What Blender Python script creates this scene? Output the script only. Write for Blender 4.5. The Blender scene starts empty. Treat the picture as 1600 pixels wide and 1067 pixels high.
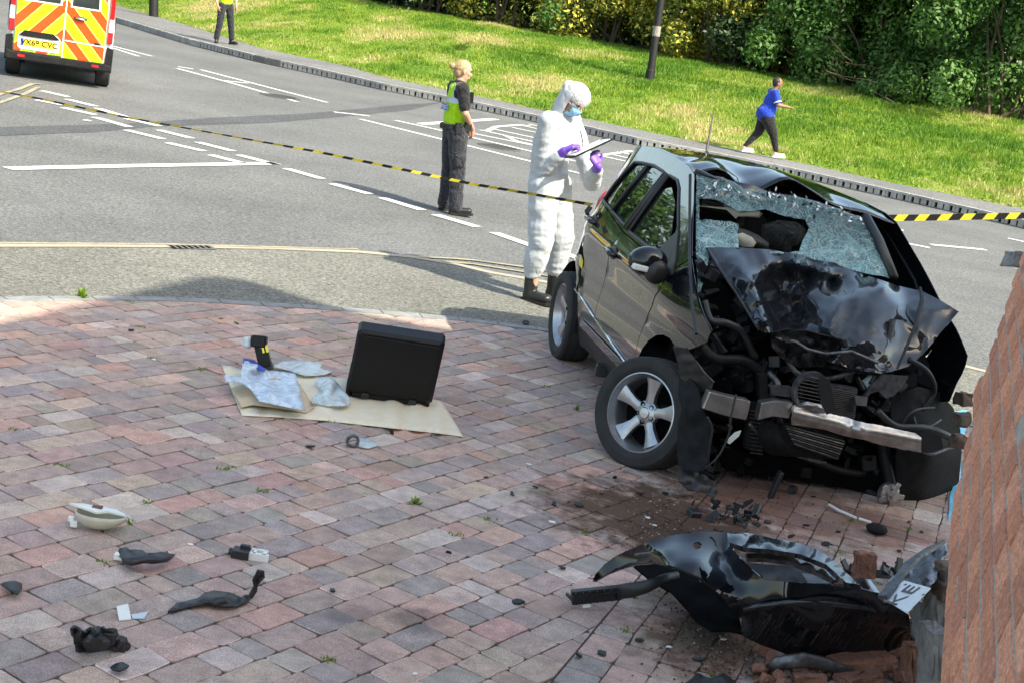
import bpy, bmesh, math, random
import numpy as np
from mathutils import Vector, Matrix
from mathutils.geometry import delaunay_2d_cdt
random.seed(7); rng=np.random.default_rng(11)
S=bpy.context.scene; COL=S.collection
# ------------------------------------------------------------ camera, sky, sun, exposure
f=2300.; th=math.atan(519.6/f); a_,b_=.1676,.9859; H=math.cos(th)**2/.4057
Fw=np.array([0,math.cos(th),-math.sin(th)]); Zw=np.array([0,0,1.])
V_=(Zw+math.sin(th)*Fw)/math.cos(th); W_=np.cross(Fw,V_); Rw=a_*V_+b_*W_; Uw=b_*V_-a_*W_
C0=np.array([0,0,H])
cd=bpy.data.cameras.new('camera'); cam=bpy.data.objects.new('camera',cd); COL.objects.link(cam)
cam.matrix_world=Matrix([[Rw[i],Uw[i],-Fw[i],C0[i]] for i in range(3)]+[[0,0,0,1]])
cd.sensor_width=36; cd.lens=36*f/1600; cd.clip_end=2000; cd.clip_start=.05
S.camera=cam
wd=bpy.data.worlds.new('World'); S.world=wd; wd.use_nodes=True
wt=wd.node_tree; bgn=wt.nodes['Background']; sk=wt.nodes.new('ShaderNodeTexSky'); sk.sky_type='NISHITA'; sk.sun_disc=False
SUN=np.array([.767,-.602,1.0]); SUN=SUN/np.linalg.norm(SUN)
sk.sun_elevation=math.asin(SUN[2]); sk.sun_rotation=math.atan2(SUN[0],SUN[1]); sk.air_density=1.0; sk.dust_density=2.0; sk.ozone_density=.2
wt.links.new(sk.outputs[0],bgn.inputs[0]); bgn.inputs[1].default_value=.15
sl=bpy.data.lights.new('sun','SUN'); sl.energy=3.3; sl.angle=math.radians(.5); sl.color=(1,.97,.92)
so=bpy.data.objects.new('sun',sl); COL.objects.link(so); so.rotation_euler=Vector(SUN).to_track_quat('Z','Y').to_euler(); so.location=(0,0,30)
S.view_settings.view_transform='Standard'; S.view_settings.look='None'; S.view_settings.exposure=1.46; S.view_settings.use_white_balance=True; S.view_settings.white_balance_temperature=7300; S.view_settings.white_balance_tint=4; S.view_settings.gamma=1
S.view_settings.use_curve_mapping=False
S.render.engine='CYCLES'

# ------------------------------------------------------------ geometry of the picture -> places on the ground
def ray(x,y): return (x-800)*Rw-(y-533)*Uw+f*Fw
def P(x,y,h=0.):
    d=ray(x,y); return C0+(h-H)/d[2]*d
_n=ray(10,10800); G=-_n/np.linalg.norm(_n)           # true plumb line: the street falls a little to one side
def onplane(x,y,o,n):
    d=ray(x,y); t=((np.array(o)-C0)@n)/(d@n); return C0+t*d
def atY(x,y,Y):
    d=ray(x,y); return C0+d*(Y/d[1])

# ------------------------------------------------------------ materials
def nt(name):
    m=bpy.data.materials.new(name); m.use_nodes=True; t=m.node_tree; return m,t,t.nodes['Principled BSDF']
def setp(b,**k):
    for n,v in k.items():
        n=n.replace('_',' ')
        if n in b.inputs: b.inputs[n].default_value=v
def node(t,ty,**k):
    n=t.nodes.new(ty)
    for a,v in k.items(): setattr(n,a,v)
    return n
def noise(t,scale,detail=4,rough=.6,coord=None,dist=0):
    n=node(t,'ShaderNodeTexNoise'); n.inputs['Scale'].default_value=scale; n.inputs['Detail'].default_value=detail; n.inputs['Roughness'].default_value=rough; n.inputs['Distortion'].default_value=dist
    if coord is not None: t.links.new(coord,n.inputs['Vector'])
    return n.outputs[0]
def gpos(t): return node(t,'ShaderNodeNewGeometry').outputs['Position']
def ocoord(t): return node(t,'ShaderNodeTexCoord').outputs['Object']
def ramp(t,fac,stops,interp='LINEAR'):
    r=node(t,'ShaderNodeValToRGB'); r.color_ramp.interpolation=interp; e=r.color_ramp.elements
    while len(e)>1: e.remove(e[-1])
    e[0].position=stops[0][0]; e[0].color=tuple(stops[0][1])+(1,) if len(stops[0][1])==3 else stops[0][1]
    for p,c in stops[1:]:
        q=e.new(p); q.color=tuple(c)+(1,)
    t.links.new(fac,r.inputs[0]); return r.outputs[0]
def g3(v): return (v,v,v)
def mix(t,fac,a,b,mode='MIX'):
    n=node(t,'ShaderNodeMix',data_type='RGBA',blend_type=mode)
    for i,v in ((0,fac),(6,a),(7,b)):
        if isinstance(v,(int,float)): n.inputs[i].default_value=v
        elif isinstance(v,tuple): n.inputs[i].default_value=v+(1,) if len(v)==3 else v
        else: t.links.new(v,n.inputs[i])
    return n.outputs[2]
def math_(t,op,a,b=None,c=None):
    n=node(t,'ShaderNodeMath',operation=op)
    for i,v in enumerate((a,b,c)):
        if v is None: continue
        if isinstance(v,(int,float)): n.inputs[i].default_value=v
        else: t.links.new(v,n.inputs[i])
    return n.outputs[0]
def bump(t,b,h,dist=.01,strength=1.):
    n=node(t,'ShaderNodeBump'); n.inputs['Distance'].default_value=dist; n.inputs['Strength'].default_value=strength
    t.links.new(h,n.inputs['Height']); t.links.new(n.outputs[0],b.inputs['Normal']); return n
def col(t,b,c): t.links.new(c,b.inputs['Base Color'])
def simple(name,c,rough=.6,metal=0,var=.15,scale=8,bumpd=0,bscale=60,**k):
    m,t,b=nt(name); setp(b,Roughness=rough,Metallic=metal,**k)
    n=noise(t,scale,5,.6,ocoord(t))
    lo=tuple(max(0,x*(1-var)) for x in c); hi=tuple(min(1,x*(1+var)) for x in c)
    col(t,b,ramp(t,n,[(.3,lo),(.7,hi)]))
    if bumpd: bump(t,b,noise(t,bscale,4,.6,ocoord(t)),bumpd)
    return m
M={}
def asphalt(name,base,warm=0,patch=True):
    m,t,b=nt(name); p=gpos(t)
    n1=noise(t,26,8,1.0,p); n2=noise(t,.5,4,.6,p); n3=noise(t,45,3,.7,p)
    lo=tuple(v*.34 for v in base); hi=tuple(v*2.1 for v in base)
    c=ramp(t,n1,[(.42,lo),(.5,base),(.58,hi)])
    c=mix(t,1.0,c,ramp(t,n2,[(.35,g3(.86)),(.65,g3(1.12))]),'MULTIPLY')
    c=mix(t,.4,c,ramp(t,n3,[(.35,g3(.5)),(.65,g3(1.4))]),'MULTIPLY'); c=mix(t,.5,c,ramp(t,noise(t,5,6,.8,p),[(.35,g3(.72)),(.65,g3(1.25))]),'MULTIPLY')
    col(t,b,c); setp(b,Roughness=.85,Specular_IOR_Level=.3)
    bump(t,b,n1,.004); return m
M['road']=asphalt('asphalt',(.118,.119,.118))
M['patch']=asphalt('asphalt_repair',(.068,.071,.074))
M['apron']=asphalt('apron_tarmac',(.15,.147,.128))
M['footway']=asphalt('footway_tarmac',(.145,.143,.142))
M['bed']=simple('joint_sand',(.085,.07,.052),.95,var=.4,scale=40,bumpd=.004)
def paint(name,c,lo):
    m,t,b=nt(name); p=gpos(t); n=noise(t,70,4,.75,p); n2=noise(t,3,3,.6,p)
    k=math_(t,'ADD',math_(t,'MULTIPLY',n,.7),math_(t,'MULTIPLY',n2,.3))
    col(t,b,ramp(t,k,[(lo-.05,(.17,.165,.155)),(lo+.04,c)])); setp(b,Roughness=.7); bump(t,b,n,.002); return m
M['white_paint']=paint('white_paint',(.66,.66,.63),.36)
M['yellow_paint']=paint('yellow_paint',(.42,.36,.21),.50)
M['pale_kerb']=paint('pale_kerb_concrete',(.36,.32,.24),.42)
M['kerb']=simple('kerb_concrete',(.30,.30,.29),.85,var=.3,scale=5,bumpd=.003)
M['kerb_dark']=simple('kerb_concrete_dark',(.12,.12,.12),.9,var=.3)
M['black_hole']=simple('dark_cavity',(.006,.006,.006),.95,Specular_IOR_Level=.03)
# block paving: colour per block from the attribute, weathering and the red brick dust and soil stains where they lie
def paving():
    m,t,b=nt('paver'); p=gpos(t); at=node(t,'ShaderNodeAttribute',attribute_name='tint').outputs['Color']
    n1=noise(t,230,3,.75,p); n2=noise(t,14,5,.65,p); n3=noise(t,2.2,4,.6,p)
    hsv=node(t,'ShaderNodeHueSaturation'); hsv.inputs['Saturation'].default_value=.78; hsv.inputs['Value'].default_value=1.52; t.links.new(at,hsv.inputs['Color']); c=mix(t,1.0,hsv.outputs[0],ramp(t,n1,[(.33,g3(.55)),(.5,g3(1.)),(.67,g3(1.5))]),'MULTIPLY')
    c=mix(t,1.0,c,ramp(t,n2,[(.3,g3(.78)),(.7,g3(1.2))]),'MULTIPLY')
    c=mix(t,1.0,c,ramp(t,n3,[(.35,(.9,.9,.92)),(.65,(1.08,1.06,1.03))]),'MULTIPLY')
    def blob(q,r,amt,colr,nz,c,sharp=.5):
        s=node(t,'ShaderNodeVectorMath',operation='DISTANCE'); t.links.new(p,s.inputs[0]); s.inputs[1].default_value=tuple(q)
        d=math_(t,'DIVIDE',s.outputs['Value'],r)
        d=math_(t,'ADD',d,math_(t,'MULTIPLY',math_(t,'SUBTRACT',noise(t,nz,5,.7,p),.5),1.9))
        k=ramp(t,d,[(sharp,g3(amt)),(1.05,g3(0.))])
        return mix(t,k,c,colr)
    for x,y,r,amt,cc,nz in STAINS: c=blob(P(x,y),r,amt,cc,nz,c)
    c=mix(t,1.0,c,(1.10,1.0,.93),'MULTIPLY')
    col(t,b,c); setp(b,Roughness=.88,Specular_IOR_Level=.25); bump(t,b,n1,.003); return m
STAINS=[(1160,860,.5,.7,(.10,.06,.042),10),(1025,810,.68,.97,(.075,.047,.032),9),(1080,850,.38,.8,(.07,.045,.032),11),(1250,800,.62,.7,(.14,.065,.045),5),(1120,1010,.42,.85,(.085,.055,.035),9),(1390,830,.35,.55,(.16,.085,.06),6),
        (1230,940,.5,.8,(.07,.045,.033),8),(1150,770,.45,.6,(.12,.07,.055),7),(648,975,.14,.5,(.05,.05,.055),5),(900,800,.4,.25,(.13,.09,.065),14),(540,965,.12,.4,(.06,.06,.07),6),(1400,1010,.5,.85,(.09,.055,.04),8)]
M['paver']=paving()
M['edging']=simple('edging_stone',(.23,.235,.235),.9,var=.25,scale=10,bumpd=.003)
def gloss(name,c,rough=.06,coat=1.,dust=.25):
    m,t,b=nt(name); o=ocoord(t); n=noise(t,9,5,.7,o); n2=noise(t,120,3,.7,o)
    setp(b,Roughness=rough,Coat_Weight=coat,Coat_Roughness=.03,Specular_IOR_Level=.2,Metallic=.0,Coat_IOR=1.42)
    k=math_(t,'MULTIPLY',ramp(t,n,[(.5,g3(0)),(.75,g3(1))]),dust)
    k2=math_(t,'MULTIPLY',ramp(t,n2,[(.6,g3(0)),(.75,g3(1))]),dust*.6)
    k=math_(t,'MAXIMUM',k,k2)
    col(t,b,mix(t,k,c,(.16,.15,.13))); r=math_(t,'MULTIPLY_ADD',k,.7,rough); t.links.new(r,b.inputs['Roughness']); 
    t.links.new(math_(t,'SUBTRACT',1.0,math_(t,'MULTIPLY',k,1.6)),b.inputs['Coat Weight']); return m
M['black_paint']=gloss('black_metallic_paint',(.005,.006,.008),.1,.62,.06)
M['crumple_paint']=gloss('scuffed_black_paint',(.012,.014,.018),.16,.9,.30)
M['dirty_paint']=gloss('scraped_black_paint',(.014,.015,.016),.3,.55,.55)
M['scraped']=simple('scraped_grey_plastic',(.17,.18,.20),.35,metal=.3,var=.6,scale=30,bumpd=.002)
M['trim']=simple('black_plastic',(.018,.018,.019),.45,var=.3,scale=14,bumpd=.0008)
M['trim_rough']=simple('rough_black_plastic',(.013,.013,.014),.8,Specular_IOR_Level=.2,var=.4,scale=20,bumpd=.002)
M['soot']=simple('dark_engine_parts',(.010,.010,.011),.5,metal=.2,Specular_IOR_Level=.3,var=.6,scale=20,bumpd=.003)
M['grey_part']=simple('grey_cast_parts',(.13,.13,.135),.4,metal=.7,var=.5,scale=25,bumpd=.003)
M['steel']=simple('bare_steel',(.42,.40,.38),.35,metal=.9,var=.35,scale=12,bumpd=.002,bscale=20)
M['alloy']=simple('alloy',(.44,.45,.47),.34,metal=.85,var=.15,scale=20)
M['rubber']=simple('tyre_rubber',(.022,.022,.022),.8,var=.3,scale=12,bumpd=.001,bscale=200)
M['chrome']=simple('chrome',(.75,.75,.76),.12,metal=1.,var=.05)
def glass(name,tint,alpha,rough=.02):
    m,t,b=nt(name); setp(b,Base_Color=tint+(1,),Roughness=rough,Specular_IOR_Level=.8,Coat_Weight=1.,Coat_Roughness=.01)
    tr=node(t,'ShaderNodeBsdfTransparent'); tr.inputs[0].default_value=(.72,.78,.76,1); mx=node(t,'ShaderNodeMixShader'); fr=node(t,'ShaderNodeFresnel'); fr.inputs[0].default_value=1.55
    k=math_(t,'MINIMUM',math_(t,'MULTIPLY_ADD',fr.outputs[0],1.5,alpha),1.0)
    t.links.new(k,mx.inputs[0]); t.links.new(tr.outputs[0],mx.inputs[1]); t.links.new(b.outputs[0],mx.inputs[2]); t.links.new(mx.outputs[0],t.nodes['Material Output'].inputs[0]); return m
M['glass']=glass('car_glass',(.01,.013,.013),.34)
def crazed():
    m,t,b=nt('shattered_glass'); o=ocoord(t); nd=node(t,'ShaderNodeTexNoise'); nd.inputs['Scale'].default_value=9; t.links.new(o,nd.inputs[0]); va=node(t,'ShaderNodeVectorMath',operation='MULTIPLY_ADD'); t.links.new(nd.outputs['Color'],va.inputs[0]); va.inputs[1].default_value=(.14,.14,.14); t.links.new(o,va.inputs[2]); dv=va.outputs[0]
    v=node(t,'ShaderNodeTexVoronoi',feature='DISTANCE_TO_EDGE'); v.inputs['Scale'].default_value=60; t.links.new(dv,v.inputs['Vector'])
    v2=node(t,'ShaderNodeTexVoronoi',feature='DISTANCE_TO_EDGE'); v2.inputs['Scale'].default_value=9; t.links.new(dv,v2.inputs['Vector'])
    n=noise(t,6,5,.7,o,1.5)
    line=math_(t,'MAXIMUM',ramp(t,v.outputs[0],[(.0,g3(1)),(.09,g3(0))]),ramp(t,v2.outputs[0],[(.0,g3(1)),(.035,g3(0))]))
    c=mix(t,ramp(t,n,[(.35,g3(0)),(.7,g3(1))]),(.10,.34,.36),(.36,.66,.66)); c=mix(t,line,c,(.8,.9,.9))
    col(t,b,c); setp(b,Roughness=.25,Specular_IOR_Level=.7,Transmission_Weight=0.)
    tr=node(t,'ShaderNodeBsdfTransparent'); tl=node(t,'ShaderNodeBsdfTranslucent'); t.links.new(c,tl.inputs[0])
    m1=node(t,'ShaderNodeMixShader'); m1.inputs[0].default_value=.35; t.links.new(b.outputs[0],m1.inputs[1]); t.links.new(tl.outputs[0],m1.inputs[2])
    zz=node(t,'ShaderNodeSeparateXYZ'); t.links.new(o,zz.inputs[0]); k=math_(t,'MAXIMUM',math_(t,'MULTIPLY',line,.9),ramp(t,n,[(.32,g3(.25)),(.6,g3(.8))])); k=math_(t,'MULTIPLY',k,ramp(t,zz.outputs[2],[(.0,g3(1)),(1.0,g3(1))]) ); k=math_(t,'MULTIPLY',k,math_(t,'SUBTRACT',1.0,math_(t,'MULTIPLY',math_(t,'MINIMUM',math_(t,'MAXIMUM',math_(t,'MULTIPLY',math_(t,'SUBTRACT',zz.outputs[2],1.34),9.),0.),1.),.55)))
    m2=node(t,'ShaderNodeMixShader'); t.links.new(k,m2.inputs[0]); t.links.new(tr.outputs[0],m2.inputs[1]); t.links.new(m1.outputs[0],m2.inputs[2]); t.links.new(m2.outputs[0],t.nodes['Material Output'].inputs[0])
    bump(t,b,v.outputs[0],.01); return m
M['crazed']=crazed()
def brickm():
    m,t,b=nt('brick_face'); o=gpos(t); at=node(t,'ShaderNodeAttribute',attribute_name='tint').outputs['Color']
    mp=node(t,'ShaderNodeMapping'); t.links.new(o,mp.inputs[0]); mp.inputs['Scale'].default_value=(1,.35,1)
    n=noise(t,90,5,.75,mp.outputs[0]); n2=noise(t,320,3,.7,o); n3=noise(t,7,4,.6,o)
    c=mix(t,1.,at,ramp(t,n,[(.3,g3(.6)),(.55,g3(1.05)),(.72,g3(1.5))]),'MULTIPLY'); c=mix(t,ramp(t,n3,[(.55,g3(0)),(.8,g3(.15))]),c,(.36,.28,.22))
    c=mix(t,.45,c,ramp(t,n2,[(.35,g3(.6)),(.65,g3(1.35))]),'MULTIPLY')
    col(t,b,c); setp(b,Roughness=.9,Specular_IOR_Level=.2); bump(t,b,n,.006); return m
M['brick']=brickm()
M['mortar']=simple('mortar',(.40,.355,.30),.95,var=.3,scale=30,bumpd=.004)
M['rubble_mortar']=simple('broken_mortar',(.25,.235,.22),.95,var=.35,scale=20,bumpd=.006)
M['brown_brick']=simple('old_inner_brick',(.15,.10,.075),.95,var=.35,scale=20,bumpd=.005)
M['skin']=simple('skin',(.48,.27,.19),.55,var=.08,scale=10,Subsurface_Weight=.1)
M['skin_brown']=simple('brown_skin',(.24,.125,.075),.55,var=.08,scale=10)
M['hair_fair']=simple('fair_hair',(.34,.23,.12),.6,var=.35,scale=40)
M['hair_black']=simple('black_hair',(.015,.012,.01),.6,var=.3,scale=40)
def cloth(name,c,wr=.012,sc=9,rough=.85,var=.12):
    m,t,b=nt(name); o=ocoord(t); n=noise(t,sc,4,.55,o,1.2); n2=noise(t,sc*3.2,3,.5,o,.6)
    lo=tuple(x*(1-var) for x in c); hi=tuple(min(1,x*(1+var)) for x in c)
    col(t,b,ramp(t,n2,[(.3,lo),(.7,hi)])); setp(b,Roughness=rough,Specular_IOR_Level=.25,Sheen_Weight=.15)
    h=math_(t,'ADD',math_(t,'MULTIPLY',n,1.),math_(t,'MULTIPLY',n2,.35)); bump(t,b,h,wr*3); return m
M['suit']=cloth('white_disposable_suit',(.43,.455,.48),.005,5,.55,.03)
M['navy']=cloth('dark_trousers',(.022,.024,.032),.02,8)
M['black_cloth']=cloth('black_cloth',(.014,.014,.016),.015,10)
M['blue_cloth']=cloth('royal_blue_cloth',(.012,.05,.42),.015,9)
M['hivis']=cloth('hi_vis_yellow',(.36,.66,.01),.015,8,.7,.05)
M['silver_tape']=simple('silver_band',(.42,.46,.5),.4,metal=.3)
M['white_plain']=simple('white_trim',(.8,.8,.8),.6,var=.03)
M['boot']=simple('boot_leather',(.016,.015,.015),.35,var=.4,scale=20,bumpd=.002)
M['pink_shoe']=simple('pale_pink_shoe',(.62,.42,.38),.7)
M['purple']=simple('purple_glove',(.17,.07,.50),.5,var=.1,bumpd=.002,bscale=40)
M['mask']=cloth('blue_face_mask',(.30,.62,.85),.006,30)
def hairnet():
    m,t,b=nt('hair_net'); o=ocoord(t); w=noise(t,55,3,.6,o,1.5)
    setp(b,Base_Color=(.82,.84,.86,1),Roughness=.6); bump(t,b,w,.002)
    tr=node(t,'ShaderNodeBsdfTransparent'); mx=node(t,'ShaderNodeMixShader')
    t.links.new(ramp(t,w,[(.4,g3(.35)),(.6,g3(.85))]),mx.inputs[0]); t.links.new(tr.outputs[0],mx.inputs[1]); t.links.new(b.outputs[0],mx.inputs[2]); t.links.new(mx.outputs[0],t.nodes['Material Output'].inputs[0]); return m
M['net']=hairnet()
M['yellow_flat']=simple('tape_yellow',(.80,.68,.06),.45,var=.1,scale=30)
M['black_flat']=simple('tape_black',(.02,.02,.02),.45,var=.1)
M['van_white']=simple('white_van_paint',(.78,.78,.78),.2,var=.03,Coat_Weight=.8)
M['red_lens']=simple('red_lens',(.42,.01,.015),.12,var=.2,Coat_Weight=1.)
M['plate_yellow']=simple('plate_yellow',(.82,.60,.04),.4,var=.06)
M['plate_white']=simple('plate_white',(.78,.79,.80),.35,var=.08,scale=40)
M['plate_blue']=simple('plate_blue',(.02,.08,.4),.4)
M['cardboard']=simple('brown_card',(.74,.66,.50),.85,var=.06,scale=14,bumpd=.001)
M['paper_bag']=simple('brown_paper',(.58,.46,.31),.85,var=.1,scale=14,bumpd=.003,bscale=20)
def bagm(name,c,amt):
    m,t,b=nt(name); o=ocoord(t); n=noise(t,17,3,.55,o,.3); setp(b,Base_Color=c+(1,),Roughness=.3,Specular_IOR_Level=.6)
    bump(t,b,n,.006); tr=node(t,'ShaderNodeBsdfTransparent'); mx=node(t,'ShaderNodeMixShader')
    t.links.new(ramp(t,n,[(.35,g3(amt-.25)),(.6,g3(min(1,amt+.2)))]),mx.inputs[0]); t.links.new(tr.outputs[0],mx.inputs[1]); t.links.new(b.outputs[0],mx.inputs[2]); t.links.new(mx.outputs[0],t.nodes['Material Output'].inputs[0]); return m
M['bag']=bagm('clear_plastic_bag',(.60,.72,.84),.78)
M['bag2']=bagm('clear_bag_pale',(.66,.74,.76),.65)
M['blue_strip']=simple('blue_bag_seal',(.03,.06,.45),.4)
M['case']=simple('case_plastic',(.006,.006,.007),.42,Specular_IOR_Level=.28,var=.2,scale=30,bumpd=.0008,bscale=300)
M['diffuser']=simple('frosted_diffuser',(.5,.58,.62),.4,var=.05)
M['reflector_foil']=simple('yellow_foil',(.75,.62,.08),.25,metal=.4)
M['cream']=simple('cream_plastic',(.52,.50,.40),.35,var=.15,scale=10)
M['white_plastic']=simple('white_plastic',(.75,.76,.72),.4,var=.05)
M['soil']=simple('soil',(.07,.045,.03),.98,var=.5,scale=60,bumpd=.004)
M['blue_plastic']=simple('light_blue_plastic',(.10,.52,.75),.35,var=.25,scale=9)
M['pole']=simple('pole_paint',(.008,.008,.009),.65,var=.2)
M['galv']=simple('grey_pole',(.10,.10,.105),.5,metal=.3,var=.2)
M['iron']=simple('cast_iron',(.06,.055,.05),.7,metal=.4,var=.4,scale=20,bumpd=.004)
M['bark']=simple('bark',(.09,.065,.045),.95,var=.4,scale=20,bumpd=.01)
def leafm(name,c1,c2,c3,trans=.3):
    m,t,b=nt(name); at=node(t,'ShaderNodeAttribute',attribute_name='tint').outputs['Fac']
    c=ramp(t,at,[(0,c1),(.5,c2),(1,c3)]); col(t,b,c); setp(b,Roughness=.5,Specular_IOR_Level=.35)
    tl=node(t,'ShaderNodeBsdfTranslucent'); t.links.new(c,tl.inputs[0]); mx=node(t,'ShaderNodeMixShader'); mx.inputs[0].default_value=trans
    t.links.new(b.outputs[0],mx.inputs[1]); t.links.new(tl.outputs[0],mx.inputs[2]); t.links.new(mx.outputs[0],t.nodes['Material Output'].inputs[0]); return m
M['leaf']=leafm('evergreen_leaves',(.04,.10,.02),(.08,.18,.035),(.17,.29,.08))
M['leaf_yellow']=leafm('yellow_flowering_leaves',(.07,.12,.02),(.20,.24,.04),(.85,.72,.12))
M['leaf_dark']=leafm('dark_leaves',(.015,.035,.01),(.028,.06,.018),(.06,.10,.03),.2)
M['grass_blade']=leafm('grass_blades',(.10,.22,.02),(.25,.36,.04),(.56,.48,.22),.4)
def grassground():
    m,t,b=nt('grass_bank'); p=gpos(t); n=noise(t,.55,5,.65,p); n2=noise(t,9,5,.8,p); n3=noise(t,60,3,.8,p)
    c=ramp(t,n,[(.3,(.10,.19,.02)),(.5,(.19,.28,.04)),(.68,(.33,.32,.12))])
    c=mix(t,1.,c,ramp(t,n2,[(.3,g3(.55)),(.7,g3(1.35))]),'MULTIPLY'); c=mix(t,.7,c,ramp(t,n3,[(.3,g3(.4)),(.7,g3(1.5))]),'MULTIPLY')
    col(t,b,c); setp(b,Roughness=.95,Specular_IOR_Level=.1); bump(t,b,n2,.08); return m
M['bank']=grassground()

# ------------------------------------------------------------ mesh helpers
def tup(v): return (float(v[0]),float(v[1]),float(v[2]))
class MB:
    def __init__(s): s.v=[]; s.f=[]; s.m=[]; s.mats=[]; s.tint=None
    def mi(s,m):
        if m not in s.mats: s.mats.append(m)
        return s.mats.index(m)
    def add(s,vs,fs,m=None,tint=None):
        o=len(s.v); s.v+= [tup(v) for v in vs]; s.f+=[tuple(i+o for i in q) for q in fs]; k=s.mi(m) if m else 0; s.m+=[k]*len(fs)
        if tint is not None:
            if s.tint is None: s.tint=[]
            s.tint+= tint if isinstance(tint,list) else [tint]*len(vs)
    def box(s,o,X,Y,Z,m=None,taper=1.):   # o = centre, X Y Z half vectors
        o,X,Y,Z=[np.array(q,float) for q in (o,X,Y,Z)]
        vs=[o+sx*X*(taper if sz>0 else 1)+sy*Y*(taper if sz>0 else 1)+sz*Z for sz in(-1,1) for sy in(-1,1) for sx in(-1,1)]
        s.add(vs,[(0,2,3,1),(4,5,7,6),(0,1,5,4),(2,6,7,3),(0,4,6,2),(1,3,7,5)],m)
    def bbox(s,o,X,Y,Z,m=None,b=.15):      # bevelled box
        o,X,Y,Z=[np.array(q,float) for q in (o,X,Y,Z)]
        k=min(np.linalg.norm(X),np.linalg.norm(Y),np.linalg.norm(Z))*b
        ex,ey,ez=[1-k/max(1e-6,np.linalg.norm(q)) for q in (X,Y,Z)]
        def ringat(z,inset):
            ax=1 if not inset else ex; ay=1 if not inset else ey
            pts=[(ax,ay*ey),(ax*ex,ay),(-ax*ex,ay),(-ax,ay*ey),(-ax,-ay*ey),(-ax*ex,-ay),(ax*ex,-ay),(ax,-ay*ey)]
            return [o+X*p+Y*q+Z*z for p,q in pts]
        vs=ringat(-1,1)+ringat(-ez,0)+ringat(ez,0)+ringat(1,1); fs=[]
        for r in range(3):
            for i in range(8): j=(i+1)%8; fs.append((r*8+i,r*8+j,(r+1)*8+j,(r+1)*8+i))
        fs+= [tuple(range(7,-1,-1)),tuple(range(24,32))]; s.add(vs,fs,m)
    def tube(s,pts,r,m=None,n=8,cap=True,sx=1.,side=None):
        pts=[np.array(p,float) for p in pts]; k=len(pts); rs=r if hasattr(r,'__len__') else [r]*k
        vs=[]; prev=None
        for i,p in enumerate(pts):
            d=pts[min(i+1,k-1)]-pts[max(i-1,0)]; d=d/(np.linalg.norm(d)+1e-9)
            if prev is None:
                u=np.array(side,float) if side is not None else np.cross(d,[0,0,1.] if abs(d[2])<.9 else [1.,0,0])
            else: u=prev
            u=u-d*(u@d); u/=np.linalg.norm(u)+1e-9; w=np.cross(d,u); prev=u
            for j in range(n):
                t=2*math.pi*j/n; vs.append(p+rs[i]*(sx*math.cos(t)*u+math.sin(t)*w))
        fs=[]
        for i in range(k-1):
            for j in range(n): q=(j+1)%n; fs.append((i*n+j,i*n+q,(i+1)*n+q,(i+1)*n+j))
        if cap: fs+=[tuple(range(n-1,-1,-1)),tuple((k-1)*n+j for j in range(n))]
        s.add(vs,fs,m)
    def lathe(s,prof,o,ax,m=None,n=32,closed=False):   # prof = list (radius, along)
        o=np.array(o,float); ax=np.array(ax,float); ax/=np.linalg.norm(ax)
        u=np.cross(ax,[0,0,1.] if abs(ax[2])<.9 else [1.,0,0]); u/=np.linalg.norm(u); w=np.cross(ax,u); vs=[]
        for r,z in prof:
            for j in range(n): t=2*math.pi*j/n; vs.append(o+ax*z+r*(math.cos(t)*u+math.sin(t)*w))
        fs=[]; k=len(prof)
        for i in range(k if closed else k-1):
            for j in range(n): q=(j+1)%n; i2=(i+1)%k; fs.append((i*n+j,i*n+q,i2*n+q,i2*n+j))
        s.add(vs,fs,m)
    def ell(s,o,X,Y,Z,m=None,n=12,k=8):
        o,X,Y,Z=[np.array(q,float) for q in (o,X,Y,Z)]; vs=[o-Z]
        for i in range(1,k):
            p=-math.pi/2+math.pi*i/k
            for j in range(n): t=2*math.pi*j/n; vs.append(o+math.cos(p)*(math.cos(t)*X+math.sin(t)*Y)+math.sin(p)*Z)
        vs.append(o+Z); fs=[]
        for j in range(n): fs.append((0,1+(j+1)%n,1+j)); fs.append((len(vs)-1,1+(k-2)*n+j,1+(k-2)*n+(j+1)%n))
        for i in range(k-2):
            for j in range(n): q=(j+1)%n; fs.append((1+i*n+j,1+i*n+q,1+(i+1)*n+q,1+(i+1)*n+j))
        s.add(vs,fs,m)
    def prism(s,pts,dvec,m=None):
        pts=[np.array(p,float) for p in pts]; d=np.array(dvec,float); n=len(pts)
        s.add(pts+[p+d for p in pts],[tuple(range(n)),tuple(range(2*n-1,n-1,-1))]+[(i,i+n,(i+1)%n+n,(i+1)%n) for i in range(n)],m)
    def build(s,name,mat=None,parent=None,smooth=False,org=None,angle=None):
        me=bpy.data.meshes.new(name); o0=np.array(org if org is not None else (rootloc(parent) if parent else (0,0,0)),float)
        vv=np.array(s.v)-o0; me.from_pydata([tuple(x) for x in vv],[],s.f)
        mats=s.mats if s.mats else [mat]
        for q in mats: me.materials.append(M[q] if isinstance(q,str) else q)
        if len(mats)>1: me.polygons.foreach_set('material_index',s.m)
        if s.tint is not None: 
            at=me.color_attributes.new('tint','FLOAT_COLOR','POINT'); at.data.foreach_set('color',np.array([tuple(c)+(1,) for c in s.tint],dtype=np.float32).ravel())
        me.validate(); bm=bmesh.new(); bm.from_mesh(me); bmesh.ops.delete(bm,geom=[v for v in bm.verts if not v.link_faces],context='VERTS'); bmesh.ops.recalc_face_normals(bm,faces=bm.faces); bm.to_mesh(me); bm.free()
        if smooth: me.polygons.foreach_set('use_smooth',[True]*len(me.polygons))
        if smooth and angle: me.set_sharp_from_angle(angle=math.radians(angle))
        o=bpy.data.objects.new(name,me); COL.objects.link(o)
        if parent: o.parent=parent
        else: o.location=tuple(o0)
        return o
ROOT={}
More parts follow.
